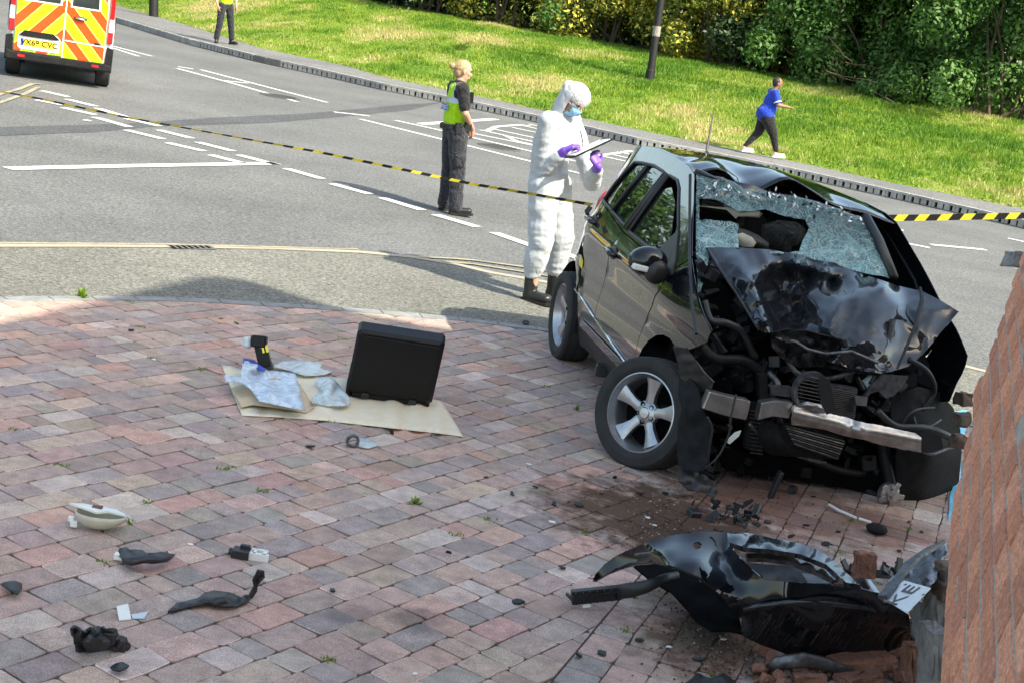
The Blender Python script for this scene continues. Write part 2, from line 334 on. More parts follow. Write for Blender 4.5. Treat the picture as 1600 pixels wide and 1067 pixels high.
def rootloc(p):
    while p.parent: p=p.parent
    return ROOT.get(p.name,tuple(p.location))
def thing(name,label,cat,loc,group=None):
    o=bpy.data.objects.new(name,None); COL.objects.link(o); o.location=tup(loc); o.empty_display_size=.2; ROOT[o.name]=tup(loc)
    tag(o,label,cat,group); return o
def tag(o,label=None,cat=None,group=None,kind=None):
    for k,v in (('label',label),('category',cat),('group',group),('kind',kind)):
        if v: o[k]=v
    return o
def noise3(p,s,seed=0):
    from mathutils import noise as N
    return N.noise(Vector((p[0]*s+seed*7.3,p[1]*s+seed*3.1,p[2]*s)))
def rbf(ctrl):
    A=np.array([[c[0],c[1]] for c in ctrl],float)/100; v=np.array([c[2:] for c in ctrl],float); n=len(A)
    d=np.linalg.norm(A[:,None]-A[None],axis=2); K=d
    L=np.zeros((n+3,n+3)); L[:n,:n]=K+1e-6*np.eye(n); L[:n,n]=1; L[:n,n+1:]=A; L[n,:n]=1; L[n+1:,:n]=A.T
    w=np.linalg.solve(L,np.vstack([v,np.zeros((3,v.shape[1]))]))
    def g(x,y):
        q=np.array([x,y])/100; r=np.linalg.norm(A-q,axis=1); return (r@w[:n]+w[n]+q@w[n+1:])
    return g
def inpoly(x,y,pl):
    c=False; j=len(pl)-1
    for i in range(len(pl)):
        xi,yi=pl[i][0],pl[i][1]; xj,yj=pl[j][0],pl[j][1]
        if (yi>y)!=(yj>y) and x<(xj-xi)*(y-yi)/(yj-yi)+xi: c=not c
        j=i
    return c
def dens(pl,step,closed=True):
    o=[]; n=len(pl)
    for i in range(n if closed else n-1):
        a=np.array(pl[i],float); b=np.array(pl[(i+1)%n],float); k=max(1,int(np.linalg.norm(b-a)/step))
        for j in range(k): o.append(tuple(a+(b-a)*j/k))
    if not closed: o.append(tuple(pl[-1]))
    return o
def cdt(outline,holes=(),step=10):
    loops=[dens(outline,step)]+[dens(h,step) for h in holes]
    vs=[];fs=[]
    for L in loops:
        k=len(vs); vs+=[Vector(p[:2]) for p in L]; fs.append(list(range(k,len(vs))))
    xs=[p[0] for p in outline]; ys=[p[1] for p in outline]; bd=np.array([tuple(v) for v in vs])
    yy=min(ys); row=0
    while yy<max(ys):
        xx=min(xs)+(row%2)*step/2
        while xx<max(xs):
            if inpoly(xx,yy,outline) and not any(inpoly(xx,yy,h) for h in holes) and np.min(np.hypot(bd[:,0]-xx,bd[:,1]-yy))>step*.5: vs.append(Vector((xx,yy)))
            xx+=step
        yy+=step*.87; row+=1
    nb=[fs[0]]; edges=[]
    for L in fs: edges+=[(L[i],L[(i+1)%len(L)]) for i in range(len(L))]
    r=delaunay_2d_cdt(vs,edges,[],0,1e-5)
    V2=[(v.x,v.y) for v in r[0]]; T=[]
    for t in r[2]:
        cx=sum(V2[i][0] for i in t)/3; cy=sum(V2[i][1] for i in t)/3
        if inpoly(cx,cy,outline) and not any(inpoly(cx,cy,h) for h in holes): T.append(tuple(t))
    return V2,T
def sheet(name,outline,fn,mat,parent,holes=(),step=10,thick=0,smooth=True,angle=None,sub=0):
    V2,T=cdt(outline,holes,step); mb=MB(); mb.add([fn(x,y) for x,y in V2],T,mat)
    o=mb.build(name,None,parent,smooth=smooth,angle=angle)
    if thick:
        md=o.modifiers.new('s','SOLIDIFY'); md.thickness=thick; md.offset=0
        if smooth and not sub: md=o.modifiers.new('e','EDGE_SPLIT'); md.split_angle=math.radians(50)
    if sub:
        md=o.modifiers.new('b','SUBSURF'); md.levels=sub; md.render_levels=sub
    return o
def text(name,s,size,origin,X,Y,mat,parent,off=.002,ext=.0008,sx=1.,bold=0):
    cu=bpy.data.curves.new(name,'FONT'); cu.body=s; cu.size=size; cu.extrude=ext; cu.offset=bold; cu.align_x='CENTER'; cu.align_y='CENTER'
    o=bpy.data.objects.new(name,cu); COL.objects.link(o); bpy.context.view_layer.update()
    me=bpy.data.meshes.new_from_object(o.evaluated_get(bpy.context.evaluated_depsgraph_get())); bpy.data.objects.remove(o)
    X=np.array(X,float);X/=np.linalg.norm(X);Y=np.array(Y,float);Y/=np.linalg.norm(Y);Z=np.cross(X,Y); og=np.array(origin,float)+Z*off-np.array(rootloc(parent))
    for v in me.vertices: c=v.co; q=og+X*c.x*sx+Y*c.y+Z*c.z; v.co=tup(q)
    me.materials.clear(); me.materials.append(M[mat]); q=bpy.data.objects.new(name,me); COL.objects.link(q); q.parent=parent; return q
# ============================================================ THE SETTING
def gpoly(name,px,h,mat,label=None,kind='structure'):
    mb=MB(); pts=[P(x,y,h) for x,y in px]; mb.add(pts,[tuple(range(len(pts)))],mat); o=mb.build(name); return tag(o,label,None,None,kind)
mb=MB(); mb.add([(-150,-60,0),(150,-60,0),(150,160,0),(-150,160,0)],[(0,1,2,3)],'road'); tag(mb.build('road'),'grey tarmac road surface at the junction',kind='structure')
def strip(mb,px,w,h=.008,mat='white_paint'):
    pts=[P(x,y,h) for x,y in px]; L=[];R_=[]
    for i,p in enumerate(pts):
        d=pts[min(i+1,len(pts)-1)]-pts[max(i-1,0)]; d/=np.linalg.norm(d); n=np.array([-d[1],d[0],0]); L.append(p+n*w/2); R_.append(p-n*w/2)
    k=len(pts); mb.add(L+R_,[(i,i+1,k+i+1,k+i) for i in range(k-1)],mat)
# darker resurfaced band across the road
gpoly('asphalt_repair',[(-60,200),(200,193),(330,184),(470,178),(560,170),(640,163),(690,160),(640,172),(560,180),(420,192),(250,197),(150,206),(0,212),(-60,214)],.004,'patch')
gpoly('asphalt_repair',[(1400,455),(1505,500),(1490,560),(1420,520)],.004,'road')
dash=[((66,142),(106,151)),((105,155),(150,166)),((152,169),(195,182)),((197,185),(250,197)),((248,203),(300,216)),((309,222),(364,236)),((373,242),(432,257)),
 ((57,156),(98,164)),((98,168),(148,179)),((148,183),(202,198)),((197,203),(255,217)),((262,223),(319,236)),((329,242),(381,255)),
 ((447,263),(503,279)),((519,287),(578,303)),((597,309),(660,328)),((680,335),(745,354)),((772,363),(832,384)),((872,392),(930,412)),
 ((278,104),(302,108)),((349,126),(388,130)),((522,175),(577,181)),((910,261),(937,264)),((1355,349),(1412,360)),((1370,371),(1453,387)),((1455,382),(1540,390)),((1575,372),(1630,384)),((130,187),(142,189)),((1345,348),(1300,340))]
for i,(a,b) in enumerate(dash):
    mb=MB(); strip(mb,[a,b],.15 if i<19 else .12); tag(mb.build('road_marking'),kind='structure')
for pl,w in [([(12,263),(200,259),(432,255)],.16),([(176,72),(238,88)],.10),([(176,75),(217,88)],.10),([(277,107),(370,132),(464,159)],.12),([(314,109),(410,134),(511,160)],.12),
   ([(563,186),(700,220),(837,254),(940,279)],.12),([(618,188),(730,213),(837,238),(900,252)],.12),([(657,194),(775,186)],.18)]:
    mb=MB(); strip(mb,pl,w); tag(mb.build('road_marking'),kind='structure')
# the large painted word on the far lane, seen end-on
for pl in [[(737,208),(842,229),(880,236)],[(750,203),(900,236)],[(768,201),(900,229)],[(800,199),(905,221)],[(760,205),(775,198),(812,195),(830,197)],[(815,196),(900,214)],[(790,212),(806,220),(845,229)],
           [(826,194),(880,205)],[(937,243),(1010,259)],[(950,240),(1010,253)],[(965,237),(1020,249)],[(982,235),(1040,247)],[(937,243),(985,236)],[(1000,250),(1100,272)]]:
    mb=MB(); strip(mb,pl,.11); tag(mb.build('road_marking'),kind='structure')
# footway apron in front of the paving
edge=[(-900,640),(-500,538),(-160,485),(-60,476),(0,472),(100,470),(200,470),(300,472),(400,478),(540,487),(700,500),(865,520),(980,541),(1100,575),(1300,618),(1480,655),(1560,680),(1750,740)]
kerbline=[(-900,400),(-500,388),(-160,384),(0,383),(130,383),(260,384),(420,387),(560,393),(645,401),(720,414),(770,426),(830,436),(900,449),(1000,468),(1200,508),(1450,556),(1540,579),(1750,625)]
V2=[P(x,y,.004) for x,y in kerbline]+[P(x,y,.004) for x,y in reversed(edge)]
mb=MB(); k=len(kerbline)
for i in range(k-1):
    pass
top=[P(x,y,.004) for x,y in kerbline]
def interp(pl,t):
    pl=np.array(pl,float); d=np.r_[0,np.cumsum(np.linalg.norm(np.diff(pl,axis=0),axis=1))]; d/=d[-1]
    return np.array([np.interp(t,d,pl[:,i]) for i in range(pl.shape[1])]).T
ts=np.linspace(0,1,60); A=interp(top,ts); B=interp([P(x,y,.004) for x,y in edge],ts)
mb.add(list(A)+list(B),[(i,i+1,60+i+1,60+i) for i in range(59)],'apron'); tag(mb.build('pavement'),'worn buff tarmac apron between the road edge and the block paving',kind='structure')
mb=MB(); strip(mb,kerbline,.11,.009,'pale_kerb'); tag(mb.build('flush_kerb'),'pale flush kerb line with worn yellow paint',kind='structure')
for pl,w in [([(655,401),(700,403),(740,406),(830,418),(870,425)],.055),([(690,408),(740,412),(830,426),(870,433)],.055),([(-40,165),(0,147),(30,139),(50,131),(64,131)],.07),([(-40,175),(0,160),(40,146),(60,136)],.07),([(-160,380),(0,379),(260,381),(560,389)],.045)]:
    mb=MB(); strip(mb,pl,w,.0125,'yellow_paint'); tag(mb.build('yellow_line'),kind='structure')
mb=MB()
for i in range(7): strip(mb,[(268+i*9,385.5),(273+i*9,385.7)],.10,.0135,'black_hole')
strip(mb,[(264,384.5),(333,386)],.16,.011,'kerb_dark'); tag(mb.build('gully_grate'),'small dark gully grating set in the pale kerb line','drain')

# ---- block paving
EW=[P(x,y) for x,y in edge]; ew=[(p[0],p[1]) for p in EW]
region=ew+[(P(1750,1250)[0],P(1750,1250)[1]),(P(-220,1250)[0]-1.5,P(-220,1250)[1]),(P(-900,700)[0],P(-900,700)[1]-1.)]
mb=MB(); mb.add([(x,y,.006) for x,y in region],[tuple(range(len(region)))],'bed'); paving_o=tag(mb.build('paving'),'tumbled red, grey and buff block paving laid in courses',kind='structure')
ROOT['paving']=(0,0,0)
D=P(379,1001)-P(288,1034); D/=np.linalg.norm(D); N_=np.array([-D[1],D[0],0]); Og=P(300,1030)
b0=P(868,1060); bd=P(980,925)-b0; bd/=np.linalg.norm(bd); bn=np.array([bd[1],-bd[0],0])
pal=[((.335,.165,.125),2.2),((.30,.20,.165),4.),((.245,.205,.185),4.),((.195,.195,.195),3.2),((.165,.18,.198),2.4),((.30,.25,.19),1.6),((.36,.34,.325),1.8),((.26,.19,.17),2.5)]
pw=np.array([p[1] for p in pal]); pw/=pw.sum()
def paver(c,X,Y,l,w,cl=None,z0=.006,z1=.014):
    rr=random.Random(int(c[0]*9973)^int(c[1]*7919)); base=np.array(pal[rng.choice(len(pal),p=pw)][0]); base=base*.52+np.array([.275,.205,.18])*.48; base=base*(1+rng.normal(0,.06))+rng.normal(0,.006,3); base=np.clip(base,.05,.6)
    hl,hw=l/2-.0022,w/2-.0022; q=.018
    q=.011; ol=[(hl,hw-q),(hl-q,hw),(0,hw),(-hl+q,hw),(-hl,hw-q),(-hl,-hw+q),(-hl+q,-hw),(0,-hw),(hl-q,-hw),(hl,-hw+q)]
    ol=[(a+rng.normal(0,.0025),b+rng.normal(0,.0025)) for a,b in ol]; 
    if cl is not None:
        ol=clip(ol,c,X,Y,b0+bn*cl*.004,bn*cl)
        if len(ol)<3: return [],[],[]
        mx=sum(p[0] for p in ol)/len(ol); my=sum(p[1] for p in ol)/len(ol); c=c+X*mx+Y*my; ol=[(a-mx,b-my) for a,b in ol]
    zt=z1+rng.normal(0,.0014); tx,ty=rng.normal(0,.006,2)
    vs=[];tn=[]; rimw=rng.random()<.17; rc=base*(1.5 if rimw else .92)+(.04 if rimw else 0)
    for s,z,cc in((1,z0,base*.6),(1,zt-.003,base*.85),(.988,zt-.0008,rc),(.94 if rimw else .92,zt,base*(1.12 if rimw else 1))):
        for a,b in ol:
            s2=(1-(1-s)*(.12/max(hl,.01)*.8 if 1 else 1)); p=c+X*a*s+Y*b*s+np.array([0,0,z+(tx*a+ty*b if z>z0 else 0)]); vs.append(p); tn.append(tuple(cc))
    n=len(ol); fs=[(r*n+i,r*n+(i+1)%n,(r+1)*n+(i+1)%n,(r+1)*n+i) for r in range(3) for i in range(n)]+[tuple(range(3*n,4*n))]
    return vs,fs,tn
blocks=[]
def clip(ol,c,X,Y,o,n_):
    out=[]; d=[((c+X*a+Y*b)-o)@n_ for a,b in ol]; k=len(ol)
    for i in range(k):
        j=(i+1)%k
        if d[i]>=0: out.append(ol[i])
        if (d[i]>=0)!=(d[j]>=0): t=d[i]/(d[i]-d[j]); out.append((ol[i][0]+(ol[j][0]-ol[i][0])*t,ol[i][1]+(ol[j][1]-ol[i][1])*t))
    return out
def lay(O,X,Y,test,rows,span,w=.148,lens=(.222,.148,.111),pl=(.48,.34,.18)):
    for r in range(rows[0],rows[1]):
        s=span[0]+rng.random()*.2
        while s<span[1]:
            l=rng.choice(lens,p=pl); c=O+X*(s+l/2)+Y*(r+.5)*w; 
            if test(c): sd_=(c-b0)@bn; blocks.append((c,X,Y,l,w,None if abs(sd_)>.2 else (1 if Y is BN_ else -1)))
            s+=l
def sideB(c): return (c-b0)@bn      # >0 right of the soldier line
def inreg(c): return inpoly(c[0],c[1],region)
def jit(c): return True
BN_=-bn
lay(Og,D,N_,lambda c: inreg(c) and sideB(c)<.15,(-40,75),(-12,9))
lay(b0,bd,BN_,lambda c: inreg(c) and sideB(c)>.0,(-40,0),(-3,9))
def area_px(b):
    c=b[0]; d=c-C0; z=d@Fw; x=800+f*(d@Rw)/z; y=533-f*(d@Uw)/z
    if z<.5 or x<-20 or x>1540 or y>1085: return -1
    return b[3]*b[4]/z**3*(1 if y<1067+20 else .1)
order=sorted(range(len(blocks)),key=lambda i:-area_px(blocks[i]))
for r_,i in enumerate(order[:300]):
    vs,fs,tn=paver(*blocks[i])
    if not vs: continue
    m_=MB(); m_.add(vs,fs,'paver',tn); m_.build('paver',None,paving_o)
m_=MB()
for i in order[300:]:
    vs,fs,tn=paver(*blocks[i])
    if vs: m_.add(vs,fs,'paver',tn)
m_.build('pavers',None,paving_o)['kind']='stuff'
# edging stones along the curve
ed=np.array([p for p in EW]); dd=np.r_[0,np.cumsum(np.linalg.norm(np.diff(ed,axis=0),axis=1))]; L_=dd[-1]; s=0
es=[]
while s<L_-.3:
    l=.30; a=np.array([np.interp(s,dd,ed[:,i]) for i in range(3)]); b=np.array([np.interp(s+l-.008,dd,ed[:,i]) for i in range(3)]); es.append((a,b)); s+=l
for a,b in es:
    X=(b-a); l=np.linalg.norm(X); X/=l; Y=np.array([-X[1],X[0],0]); m_=MB(); m_.bbox((a+b)/2+[0,0,.010],X*l/2,Y*.05,np.array([0,0,.012]),'edging'); m_.build('edging_stone',None,paving_o)
# moss and weeds in the joints
mo=MB()
for i in range(60):
    b=blocks[rng.integers(len(blocks))]; c=b[0]+b[1]*b[3]/2+b[2]*(rng.random()-.5)*b[4]
    if rng.random()<.5: c=b[0]+b[2]*b[4]/2+b[1]*(rng.random()-.5)*b[3]
    for k in range(14):
        p=c+np.array([rng.normal(0,.018),rng.normal(0,.012),.009]); t=rng.random()*6.28; d=np.array([math.cos(t),math.sin(t),0])*.006; mo.add([p-d,p+d,p+np.array([d[1],-d[0],.012+.01*rng.random()])],[(0,1,2)],'grass_blade',(rng.random()*.5,)*3)
tag(mo.build('moss'),'moss and tiny weeds growing in the paving joints',kind='stuff')
def weed(px,py,s,label):
    c=P(px,py,.01); m_=MB()
    for k in range(26):
        t=rng.random()*6.28; L=s*(.4+.6*rng.random()); e=rng.random()*1.2+.2; d=np.array([math.cos(t)*math.cos(e),math.sin(t)*math.cos(e),math.sin(e)]); sd=np.cross(d,[0,0,1.]); sd/=np.linalg.norm(sd)
        m_.add([c,c+d*L*.6-sd*L*.17,c+d*L,c+d*L*.6+sd*L*.17],[(0,1,2,3)],'grass_blade',(rng.random()*.7,)*3)
    tag(m_.build('weed'),label,'weed')
weed(128,466,.10,'green weed growing at the edge of the block paving')
weed(900,640,.05,'small weed in a paving joint left of the front wheel')
weed(648,788,.05,'small weed in a paving joint in the middle of the paving')

# ---- far kerb, footway, bank
kpx=[(60,-14),(120,12),(175,34),(300,72),(400,97),(500,119),(600,142),(679,158),(797,183),(860,197),(926,212),(1000,229),(1100,248),(1224,273),(1400,312),(1600,358),(1760,396)]
K=np.array([P(x,y) for x,y in kpx]); kx=K[:,0]; ky=K[:,1]
def yk(x): 
    if x<kx[0]: return ky[0]+(x-kx[0])*(ky[1]-ky[0])/(kx[1]-kx[0])
    if x>kx[-1]: return ky[-1]+(x-kx[-1])*(ky[-1]-ky[-2])/(kx[-1]-kx[-2])
    return float(np.interp(x,kx,ky))
# smooth the kerb line
kd=np.r_[0,np.cumsum(np.linalg.norm(np.diff(K,axis=0),axis=1))]
def kat(s): return np.array([np.interp(s,kd,K[:,0]),np.interp(s,kd,K[:,1]),0.])
kerb_o=thing('kerb','kerb of slotted black and grey drain blocks along the far side of the road',None,K[5]); kerb_o['kind']='structure'
ss=np.arange(0,kd[-1]-.5,.47); KH=.16
s0=float(np.interp(300,[p[0] for p in kpx],kd))
for s in ss:
    a=kat(s+.008); b=kat(s+.462); X=(b-a)/2; l=np.linalg.norm(X); Xu=X/l; Y=np.array([-Xu[1],Xu[0],0]); c=(a+b)/2+Y*.07
    m_=MB(); slotted= s>s0 and not(21.5<s-0<22.4)
    if slotted:
        m_.box(c+Y*.03+[0,0,KH/2],X,Y*.04,[0,0,KH/2],'black_hole'); m_.box(c+[0,0,KH-.02],X*1.0,Y*.072,[0,0,.022],'kerb'); m_.box(c-Y*.02+[0,0,.012],X,Y*.052,[0,0,.012],'kerb_dark')
        for k in (-1,-.333,.333,1): m_.box(c-Y*.02+X*k*.9+[0,0,KH/2-.008],Xu*(.052 if abs(k)<1 else .026),Y*.05,[0,0,KH/2-.014],'kerb')
    else: m_.bbox(c+[0,0,KH/2],X,Y*.07,[0,0,KH/2],'kerb_dark' if s>s0 else 'kerb')
    m_.build('kerb_block',None,kerb_o)
xs=np.linspace(-40,40,161)
def fedge(x): return yk(x)
# footway width varies: grass edge measured
gpx=[(165,2),(190,11),(300,42),(405,75),(540,103),(600,121),(745,150),(844,172),(926,188),(1075,219),(1224,249),(1400,287),(1600,327),(1760,364)]
Gp=np.array([P(x,y,KH) for x,y in gpx])
def yg(x):
    if x<Gp[0,0]: return Gp[0,1]+(x-Gp[0,0])*(Gp[1,1]-Gp[0,1])/(Gp[1,0]-Gp[0,0])
    if x>Gp[-1,0]: return Gp[-1,1]+(x-Gp[-1,0])*-.6
    return float(np.interp(x,Gp[:,0],Gp[:,1]))
m_=MB(); vs=[];n=len(xs)
for x in xs: vs.append((x,yk(x)+.14,KH))
for x in xs: vs.append((x,yg(x)+.3,KH))
m_.add(vs,[(i,i+1,n+i+1,n+i) for i in range(n-1)],'footway'); tag(m_.build('footway'),'grey tarmac footway behind the slotted kerb',kind='structure')
def bz(x,y):
    d=(y-yg(x))*.85
    if d<0: return KH
    t=min(d/8.,1.); z=KH+.02+1.35*(t*.75+.25*t*t*(3-2*t))+max(0,d-8)*.04
    return z+.05*noise3((x,y,0),.35)*min(1,d)+.02*noise3((x,y,5),1.7)
m_=MB(); ds=[0,.1,.25,.5]+list(np.arange(.9,12,.45))+[13,15,18,24,34,60]; vs=[]; xs2=np.linspace(-45,45,221)
for d in ds:
    for x in xs2: y=yg(x)+d/.85; vs.append((x,y,bz(x,y) if d>0 else KH-.02))
n=len(xs2); m_.add(vs,[(j*n+i,j*n+i+1,(j+1)*n+i+1,(j+1)*n+i) for j in range(len(ds)-1) for i in range(n-1)],'bank'); tag(m_.build('grass_bank',smooth=True),'sunlit grassy bank rising from the footway to the hedge',kind='structure')
# grass blades
def blades():
    Nb=230000; out=[]
    x=rng.uniform(-19,13,Nb); d=rng.random(Nb)**.85*10.5; yv=np.array([yg(a) for a in x]); y=yv+d/.85
    clump=np.array([noise3((a,b,0),1.1)+.6*noise3((a,b,3),3.5) for a,b in zip(x,y)]); dry=np.array([noise3((a,b,9),.42)+.5*noise3((a,b,4),1.6) for a,b in zip(x,y)])
    z=np.array([bz(a,b) for a,b in zip(x,y)])
    right=np.clip((x+8)/16,0,1)
    h=(.03+.035*right+.045*rng.random(Nb))*(1+1.1*np.clip(clump,-.5,1.3)); t=rng.random(Nb)*6.28; w=.010+.012*rng.random(Nb)
    lean=rng.normal(0,.35,(Nb,2))
    v=np.empty((Nb,3,3)); v[:,0]=np.c_[x-np.cos(t)*w,y-np.sin(t)*w,z-.01]; v[:,1]=np.c_[x+np.cos(t)*w,y+np.sin(t)*w,z-.01]; v[:,2]=np.c_[x+lean[:,0]*h,y+lean[:,1]*h,z+h]
    tn=np.clip(.38-.12*right+1.0*dry+.12*(1-right)+rng.normal(0,.13,Nb),0,1)
    return v.reshape(-1,3),np.repeat(tn,3)
def fastmesh(name,v,fsz,tn,mat,mats=None,parent=None,org=(0,0,0)):
    me=bpy.data.meshes.new(name); n=len(v); k=n//fsz; v=v-np.array(org)
    me.vertices.add(n); me.vertices.foreach_set('co',v.astype(np.float32).ravel()); me.loops.add(n); me.loops.foreach_set('vertex_index',np.arange(n,dtype=np.int32))
    me.polygons.add(k); me.polygons.foreach_set('loop_start',np.arange(0,n,fsz,dtype=np.int32)); me.polygons.foreach_set('loop_total',np.full(k,fsz,dtype=np.int32))
    at=me.color_attributes.new('tint','FLOAT_COLOR','POINT'); at.data.foreach_set('color',np.c_[tn,tn,tn,np.ones(n)].astype(np.float32).ravel()); me.materials.append(M[mat]); me.update(); me.validate()
    o=bpy.data.objects.new(name,me); COL.objects.link(o)
    if parent: o.parent=parent
    else: o.location=org
    return o
v,tn=blades(); tag(fastmesh('grass',v,3,tn,'grass_blade'),'rough sunlit grass with dry straw patches covering the bank',kind='stuff')

# ---- shrubs behind the bank
def shrub(px,depth,hgt,rad,mat,label,cnt=9000,lf=.085,flower=0.,group=None,name='shrub',base=None):
    q=base if base is not None else atY(px,0,depth); x=q[0]; y=depth; z=bz(x,y)-.1; c=np.array([x,y,z])
    t=thing(name,label,'shrub',c,group)
    cl=[]
    for i in range(int(34*rad/2)):
        a=rng.random()*6.28; hh=rng.random()**.8; r=rad*(1-.45*hh**2)*math.sqrt(rng.random())*.95
        cl.append((np.array([x+math.cos(a)*r*1.15,y+math.sin(a)*r*.7,z+.25+hh*(hgt-.8)]),rad*(.22+.2*rng.random())))
    cc=np.array([q[0] for q in cl]); rr=np.array([q[1] for q in cl]); k=rng.integers(len(cl),size=cnt)
    u=rng.normal(size=(cnt,3)); u/=np.linalg.norm(u,axis=1)[:,None]; rad_=rr[k]*(1-.4*rng.random(cnt)**2)*(1+.12*rng.normal(size=cnt))
    p=cc[k]+u*rad_[:,None]; p[:,2]=np.maximum(p[:,2],z+.02)
    nrm=u+rng.normal(0,.55,(cnt,3)); nrm[:,2]+=.35; nrm/=np.linalg.norm(nrm,axis=1)[:,None]
    a=rng.normal(size=(cnt,3)); e1=np.cross(nrm,a); e1/=np.linalg.norm(e1,axis=1)[:,None]; e2=np.cross(nrm,e1)
    s=lf*(.6+.8*rng.random(cnt))[:,None]
    v=np.empty((cnt,4,3)); v[:,0]=p-e1*s; v[:,1]=p-e2*s*.5+nrm*s*.15; v[:,2]=p+e1*s; v[:,3]=p+e2*s*.5+nrm*s*.15
    ct=rng.random(len(cl))*.4; tn=np.clip(ct[k]+rng.random(cnt)*.45,0,1)
    if flower: 
        fl=(rng.random(cnt)<flower*(.4+1.2*(ct[k]/.4))); tn=np.where(fl,.85+.15*rng.random(cnt),tn*.55)
    o=fastmesh('foliage',v.reshape(-1,3),4,np.repeat(tn,4),mat,parent=t,org=tuple(c))
    m_=MB()
    for i in range(9):
        b=cl[rng.integers(len(cl))][0]; s0_=np.array([x+rng.normal(0,.3),y+rng.normal(0,.2),z]); md=(s0_+b)/2+rng.normal(0,.15,3); m_.tube([s0_,md,b],[.05,.035,.012],'bark',5)
    m_.build('branch',None,t); return t
def depth_for(px): return float(np.interp(px,[0,400,480,800,1200,1600,1700],[60,54,51,45.5,41,36.3,35.5]))
spec=[(430,5.0,3.2,'leaf_dark','dark evergreen shrub at the left end of the hedge'),(560,4.6,2.6,'leaf_dark','dark evergreen shrub behind the bank, left of the yellow-flowering shrubs'),(670,4.2,2.3,'leaf_dark','dark shrub with bare twigs behind the police officer in the road'),
 (790,4.6,2.0,'leaf_yellow','leftmost of the yellow-flowering shrubs, above the officer in the road'),(885,4.8,1.9,'leaf','green shrub with a few flowers above the hooded investigator'),(975,5.0,2.0,'leaf_yellow','yellow-flowering shrub just left of the tall black lamp post'),
 (1065,5.0,1.9,'leaf_yellow','dense yellow-flowering shrub just right of the tall black lamp post'),(1150,5.0,1.8,'leaf_yellow','rightmost yellow-flowering shrub above the walking woman'),(1225,5.2,1.8,'leaf_dark','dark shrub with bare dead branches, between yellow and green shrubs'),
 (1310,5.6,2.1,'leaf','leafy laurel shrub right of the dead branches'),(1400,5.6,2.0,'leaf','tall laurel with pale leaf clumps, second from the right edge'),(1490,5.8,2.1,'leaf','broad laurel shrub near the right edge of the hedge'),(1585,6.0,2.2,'leaf','laurel shrub cut by the right edge of the photo'),(1690,6.,2.2,'leaf','laurel shrub beyond the right end of view')]
for px,hg,rd,mt,lb in spec:
    fl={'leaf_yellow':.42}.get(mt,0); 
    shrub(px,depth_for(px)+rd*.5+rng.uniform(-.4,1.1),hg*rng.uniform(.85,1.1),rd*rng.uniform(.85,1.08),mt,lb,cnt=int(19000 if px>700 else 11000),lf=.064,flower=fl,group='shrubs of the long hedge')
for px,lb in ((1425,'low rounded green bush at the foot of the laurel hedge'),): shrub(px,depth_for(px)-.1,1.0,.75,'leaf',lb,4000,.06,name='bush')
# second row closes the hedge
for i,px in enumerate(range(380,1750,115)):
    shrub(px,depth_for(px)+5,8.5,3.0,'leaf_dark' if px<1250 else 'leaf','tall dark tree crown standing in the back row of the hedge',6500,.17,group='back row of the hedge',name='tree')
# trees and a house across the side road, beyond the left edge (they show in the car's paint and glass)
for i,(x,y,h_,r_) in enumerate(((-22,12,8,3.4),(-25,19,9,3.8),(-24,27,8,3.6),(-25,35,9,3.8),(-27,43,9,3.8),(-28,51,9,4.),(-26,58,9,4.),(-21,64,9,4.),(-34,47,9,4.))):
    shrub(0,y,h_,r_,'leaf_dark' if i%2 else 'leaf','broad garden tree beyond the left edge of the view',7000,.2,group='garden trees beyond the left edge',name='tree',base=(x,y))
m_=MB()   # dead branches
dq=atY(1235,0,38.6); bx,by=dq[0],38.6; bz0=bz(bx,by)
for i in range(5):
    p=np.array([bx+1.5+rng.normal(0,.3),by-.3+rng.normal(0,.2),bz0+.55+rng.random()*.55]); d=np.array([rng.normal(.5,.6),-.25,rng.normal(.1,.4)]); pts=[p]
    for k in range(5): d=d+rng.normal(0,.3,3); p=p+d*.17; pts.append(p)
    m_.tube(pts,[.014,.012,.010,.008,.006,.004],'bark',5)
tag(m_.build('dead_branch',org=(bx,by,bz0)),'bare dead branches poking out of the dark hedge right of the walking woman','branch')

# ---- posts
def post(px,py,r,h,label,name,band=False,tilt=(0,0),hh=None):
    hb=KH if hh is None else hh; c=P(px,py,hb); t=thing(name,label,'post',c); r*=1.15; up=G+np.array([tilt[0],tilt[1],0]); up/=np.linalg.norm(up)
    m_=MB(); m_.tube([c-up*.1,c+up*1.1,c+up*1.12,c+up*h],[r*1.25,r*1.2,r,r*.85],'pole',16); m_.build('pole',None,t,smooth=True,angle=40)
    if band: m_=MB(); m_.lathe([(r*1.02,1.95),(r*1.02,2.2)],c,up,'rubble_mortar',16); m_.build('label_band',None,t)
    return c,up,t
c,up,t=post(1007,178,.085,6.5,'tall black lamp post rising from the grass behind the investigator','lamp_post',True,(.052,0),hh=.2)
m_=MB(); m_.tube([c+up*6.5,c+up*6.9+np.array([0,-.3,0]),c+up*7+np.array([0,-1.2,.05])],[.06,.05,.04],'pole',8); m_.build('lamp_arm',None,t)
m_=MB(); m_.bbox(c+up*7+np.array([0,-1.45,.02]),[.14,0,0],[0,.3,0],[0,0,.06],'galv'); m_.build('lamp_head',None,t)
post(240,26,.10,6,'black post at the footway edge behind the police van','lamp_post',tilt=(-.01,0))
def signpost(px,py,label,yy):
    c=P(px,py,KH) ; c=np.array([c[0],c[1],bz(c[0],c[1])]); t=thing('sign_post',label,'post',c,None); m_=MB(); m_.tube([c-G*.1,c+G*3.2],.045,'galv',12); m_.build('pole',None,t,smooth=True)
    m_=MB(); m_.box(c+G*2.75,[.45,0,0],[0,.008,0],G*.3,'galv'); m_.build('sign_panel',None,t)
